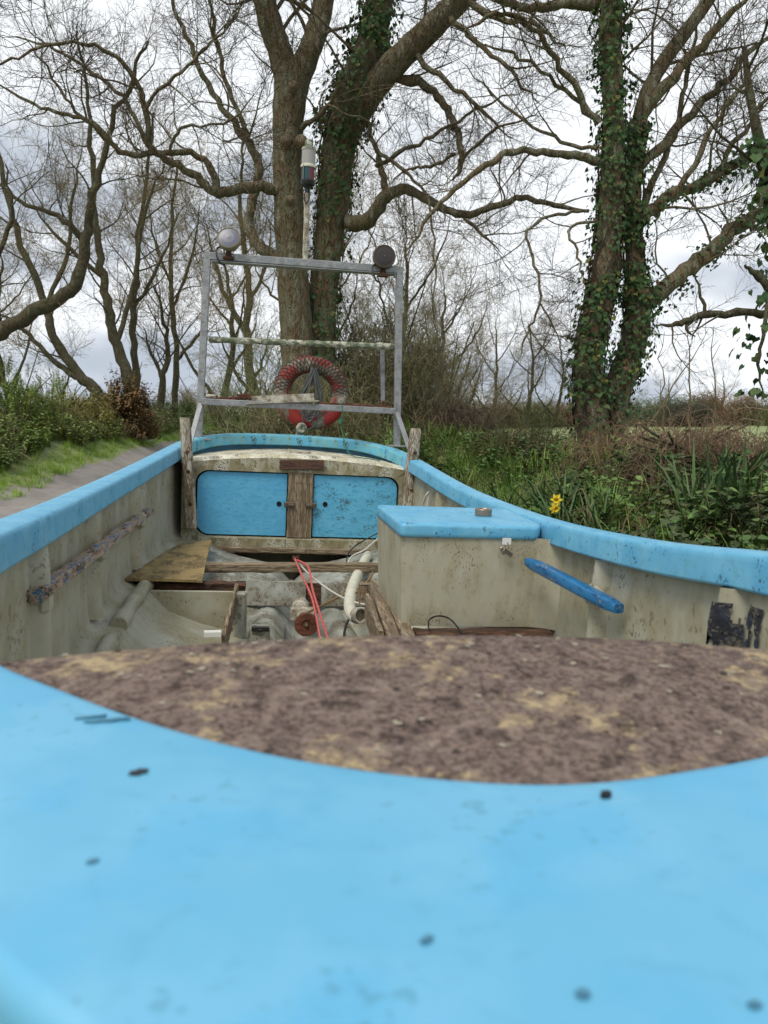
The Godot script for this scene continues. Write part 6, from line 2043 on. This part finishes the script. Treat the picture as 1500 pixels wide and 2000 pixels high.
func build_shrubs(rng: RandomNumberGenerator) -> void:
	var small := [leaf_clump(31, 6, 9, 0.4, 0.2, 0.045, 0.026), leaf_clump(32, 6, 10, 0.36, 0.24, 0.04, 0.024)]
	var big := [leaf_clump(33, 6, 9, 0.5, 0.3, 0.075, 0.045)]
	var dry := [stem_tangle(34, 14, 0.6), stem_tangle(35, 14, 0.7)]
	var twigs := [sprays[0], sprays[2], sprays[4]]
	var green := Color(0.07, 0.14, 0.03)
	var lime := Color(0.15, 0.21, 0.05)
	var olive := Color(0.15, 0.14, 0.05)
	shrub(rng, "green_shrub", "bright green leafy shrub at the left edge", Vector3(-8.226, 1.119, -16.800), Vector3(1.7, 2.1, 1.4), small, M.leaf, 520, 1.1, Color(0.09, 0.16, 0.035), Color(0.2, 0.25, 0.06), "shrubs on the left bank")
	shrub(rng, "yellow_shrub", "yellowish green shrub below the bending tree on the left bank", Vector3(-8.060, 0.826, -19.000), Vector3(1.7, 1.35, 1.2), small, M.leaf, 480, 1.1, Color(0.15, 0.165, 0.045), Color(0.26, 0.23, 0.07), "shrubs on the left bank")
	shrub(rng, "yellow_shrub", "olive shrub between the yellowish shrub and the brown bush", Vector3(-7.677, 0.777, -20.500), Vector3(1.3, 1.1, 1.0), small, M.leaf, 320, 1.1, olive, Color(0.2, 0.18, 0.07), "shrubs on the left bank")
	shrub(rng, "brown_bush", "rusty brown ivy covered bush at the foot of the left trees", Vector3(-6.745, 0.773, -20.600), Vector3(0.85, 2.0, 0.7), big, M.leaf, 300, 0.9, Color(0.07, 0.055, 0.025), Color(0.15, 0.085, 0.03), "shrubs on the left bank")
	shrub(rng, "green_shrub", "low green shrub at the bend of the lane", Vector3(-7.331, 0.424, -26.000), Vector3(1.5, 0.9, 1.4), small, M.leaf, 260, 1.2, green, Color(0.12, 0.15, 0.05), "shrubs on the left bank")
	shrub(rng, "twiggy_shrub", "brownish twiggy shrub left of the gantry", Vector3(-7.656, 0.366, -33.000), Vector3(2.0, 2.2, 1.4), dry, M.stem, 150, 1.0, Color(0.13, 0.10, 0.06), Color(0.24, 0.2, 0.12), "shrubs on the left bank")
	shrub(rng, "green_shrub", "leafy green shrub behind the left gantry upright", Vector3(-2.078, 1.089, -11.000), Vector3(0.85, 1.5, 0.6), small, M.leaf, 330, 0.8, green, Color(0.12, 0.19, 0.05), "shrubs behind the boat")
	shrub(rng, "twiggy_shrub", "dense brown thicket behind the lifebuoy", Vector3(-0.985, 1.059, -9.900), Vector3(1.25, 1.75, 0.5), twigs + small + dry, M.leaf, 560, 0.75, Color(0.13, 0.11, 0.06), Color(0.19, 0.19, 0.09), "shrubs behind the boat")
	shrub(rng, "twiggy_shrub", "tangled brown thicket behind the right gantry upright", Vector3(-0.076, 1.072, -11.500), Vector3(1.3, 2.4, 0.8), twigs + twigs + small + dry, M.leaf, 620, 0.9, Color(0.14, 0.12, 0.07), Color(0.2, 0.19, 0.1), "shrubs behind the boat")
	shrub(rng, "twiggy_shrub", "pale twiggy thicket between the gantry and the field", Vector3(0.834, 1.082, -14.000), Vector3(1.5, 2.9, 1.0), twigs, M.stem, 330, 1.0, Color(0.14, 0.12, 0.07), Color(0.22, 0.2, 0.11), "shrubs behind the boat")
	shrub(rng, "twiggy_shrub", "greenish thicket between the left gantry upright and the big trunk", Vector3(-1.753, 1.072, -11.500), Vector3(1.0, 2.0, 0.6), twigs + small, M.leaf, 330, 0.8, Color(0.12, 0.12, 0.06), Color(0.16, 0.19, 0.07), "shrubs behind the boat")
	shrub(rng, "green_shrub", "green bramble mound under the thicket right of the gantry", Vector3(0.063, 1.075, -9.500), Vector3(1.1, 0.75, 0.7), small, M.leaf, 240, 0.8, green, Color(0.12, 0.17, 0.05), "shrubs behind the boat")
	shrub(rng, "green_shrub", "pale green shrub at the field corner right of the gantry", Vector3(0.861, 1.109, -13.000), Vector3(1.2, 1.15, 0.9), small, M.leaf, 260, 0.9, Color(0.1, 0.15, 0.04), Color(0.19, 0.21, 0.08), "shrubs behind the boat")
	shrub(rng, "bramble_bush", "dark dead bramble bush left of the two stemmed tree", Vector3(1.130, 1.089, -11.000), Vector3(0.7, 0.85, 0.6), dry, M.stem, 150, 0.8, Color(0.06, 0.045, 0.035), Color(0.12, 0.085, 0.06), "shrubs behind the boat")
	shrub(rng, "bramble_bush", "reddish dry bramble bush right of the two stemmed tree", Vector3(2.741, 1.055, -7.500), Vector3(1.3, 0.62, 0.7), dry + big, M.stem, 170, 0.6, Color(0.13, 0.075, 0.05), Color(0.24, 0.16, 0.10), "brambles on the right bank")
	shrub(rng, "bramble_bush", "dark leafy bramble bush at the right edge of the bank", Vector3(3.032, 1.014, -6.600), Vector3(0.9, 0.6, 0.7), big, M.leaf_gloss, 110, 0.6, Color(0.045, 0.065, 0.03), Color(0.1, 0.1, 0.05), "brambles on the right bank")
	shrub(rng, "bramble_bush", "brown arching bramble bush beside the right edge", Vector3(2.553, 1.061, -5.900), Vector3(1.0, 0.55, 0.6), dry, M.stem, 90, 0.55, Color(0.12, 0.075, 0.05), Color(0.22, 0.15, 0.10), "brambles on the right bank")
	shrub(rng, "bramble_bush", "low green and brown scrub left of the two stemmed tree", Vector3(1.729, 1.022, -9.300), Vector3(1.0, 0.5, 0.7), small + dry, M.leaf, 170, 0.6, Color(0.06, 0.085, 0.03), Color(0.13, 0.12, 0.05), "brambles on the right bank")
	for e in [[Vector3(2.844, 1.213, -7.200), Vector3(2.796, 2.321, -7.200), "first thin bare sapling right of the two stemmed tree"], [Vector3(2.970, 1.220, -7.000), Vector3(2.925, 2.173, -7.000), "second thin bare sapling right of the two stemmed tree"], [Vector3(2.678, 1.207, -7.400), Vector3(2.605, 2.120, -7.400), "short thin bare sapling beside the two stemmed tree"], [Vector3(2.217, 1.200, -7.600), Vector3(3.224, 2.255, -7.800), "thin arching sapling leaning right across the two stemmed tree"]]:
		begin_tree()
		var foot: Vector3 = e[0]
		var tip: Vector3 = e[1]
		foot.y = gh(foot.x, foot.z) - 0.05
		var s := limb([[foot, 0.011], [foot.lerp(tip, 0.4) + Vector3(0.02, -0.03, 0), 0.009], [tip, 0.005]], 5, 0.1, 8)
		for j in 14:
			var q: Array = s[2 + j]
			var dd := Vector3(rng.randf_range(-1, 1), rng.randf_range(0.4, 1.2), rng.randf_range(-1, 1)).normalized()
			wood.tube([q[0], q[0] + dd * rng.randf_range(0.06, 0.2)], [0.004, 0.002], 3)
		end_tree("sapling", e[2], M.twig_green, M.twig, "thin saplings on the right bank")
	# hedges round the field
	var k := 0
	var words := ["dark", "brown", "olive", "reddish", "grey green", "dull green", "russet", "pale brown", "mossy", "yellowish", "dusky", "faded green"]
	for px in [[Vector3(5.153, 0.978, -60.000), 1.5], [Vector3(8.602, 0.963, -62.000), 1.2], [Vector3(12.264, 0.863, -64.000), 1.4], [Vector3(15.700, 0.845, -66.000), 1.1], [Vector3(22.018, 0.782, -68.000), 1.5], [Vector3(25.904, 0.762, -70.000), 1.9], [Vector3(29.975, 0.743, -72.000), 2.6], [Vector3(33.305, 0.743, -72.000), 2.2], [Vector3(36.081, 0.762, -70.000), 2.4], [Vector3(18.873, 0.782, -68.000), 1.2], [Vector3(25.950, 0.802, -66.000), 1.2], [Vector3(2.682, 0.994, -58.000), 1.8]]:
		var c: Color = [Color(0.07, 0.07, 0.04), Color(0.13, 0.10, 0.06), Color(0.13, 0.14, 0.06), Color(0.15, 0.09, 0.06), Color(0.10, 0.12, 0.07), Color(0.07, 0.10, 0.04), Color(0.16, 0.10, 0.05), Color(0.18, 0.14, 0.09), Color(0.10, 0.12, 0.04), Color(0.17, 0.16, 0.06), Color(0.06, 0.06, 0.04), Color(0.11, 0.13, 0.06)][k]
		shrub(rng, "hedge_shrub", words[k] + " shrub in the hedge on the far side of the field", px[0], Vector3(2.4, px[1], 1.5), big + dry, M.leaf, 130, 3.0, c, c * 1.5, "shrubs in the far hedge")
		k += 1
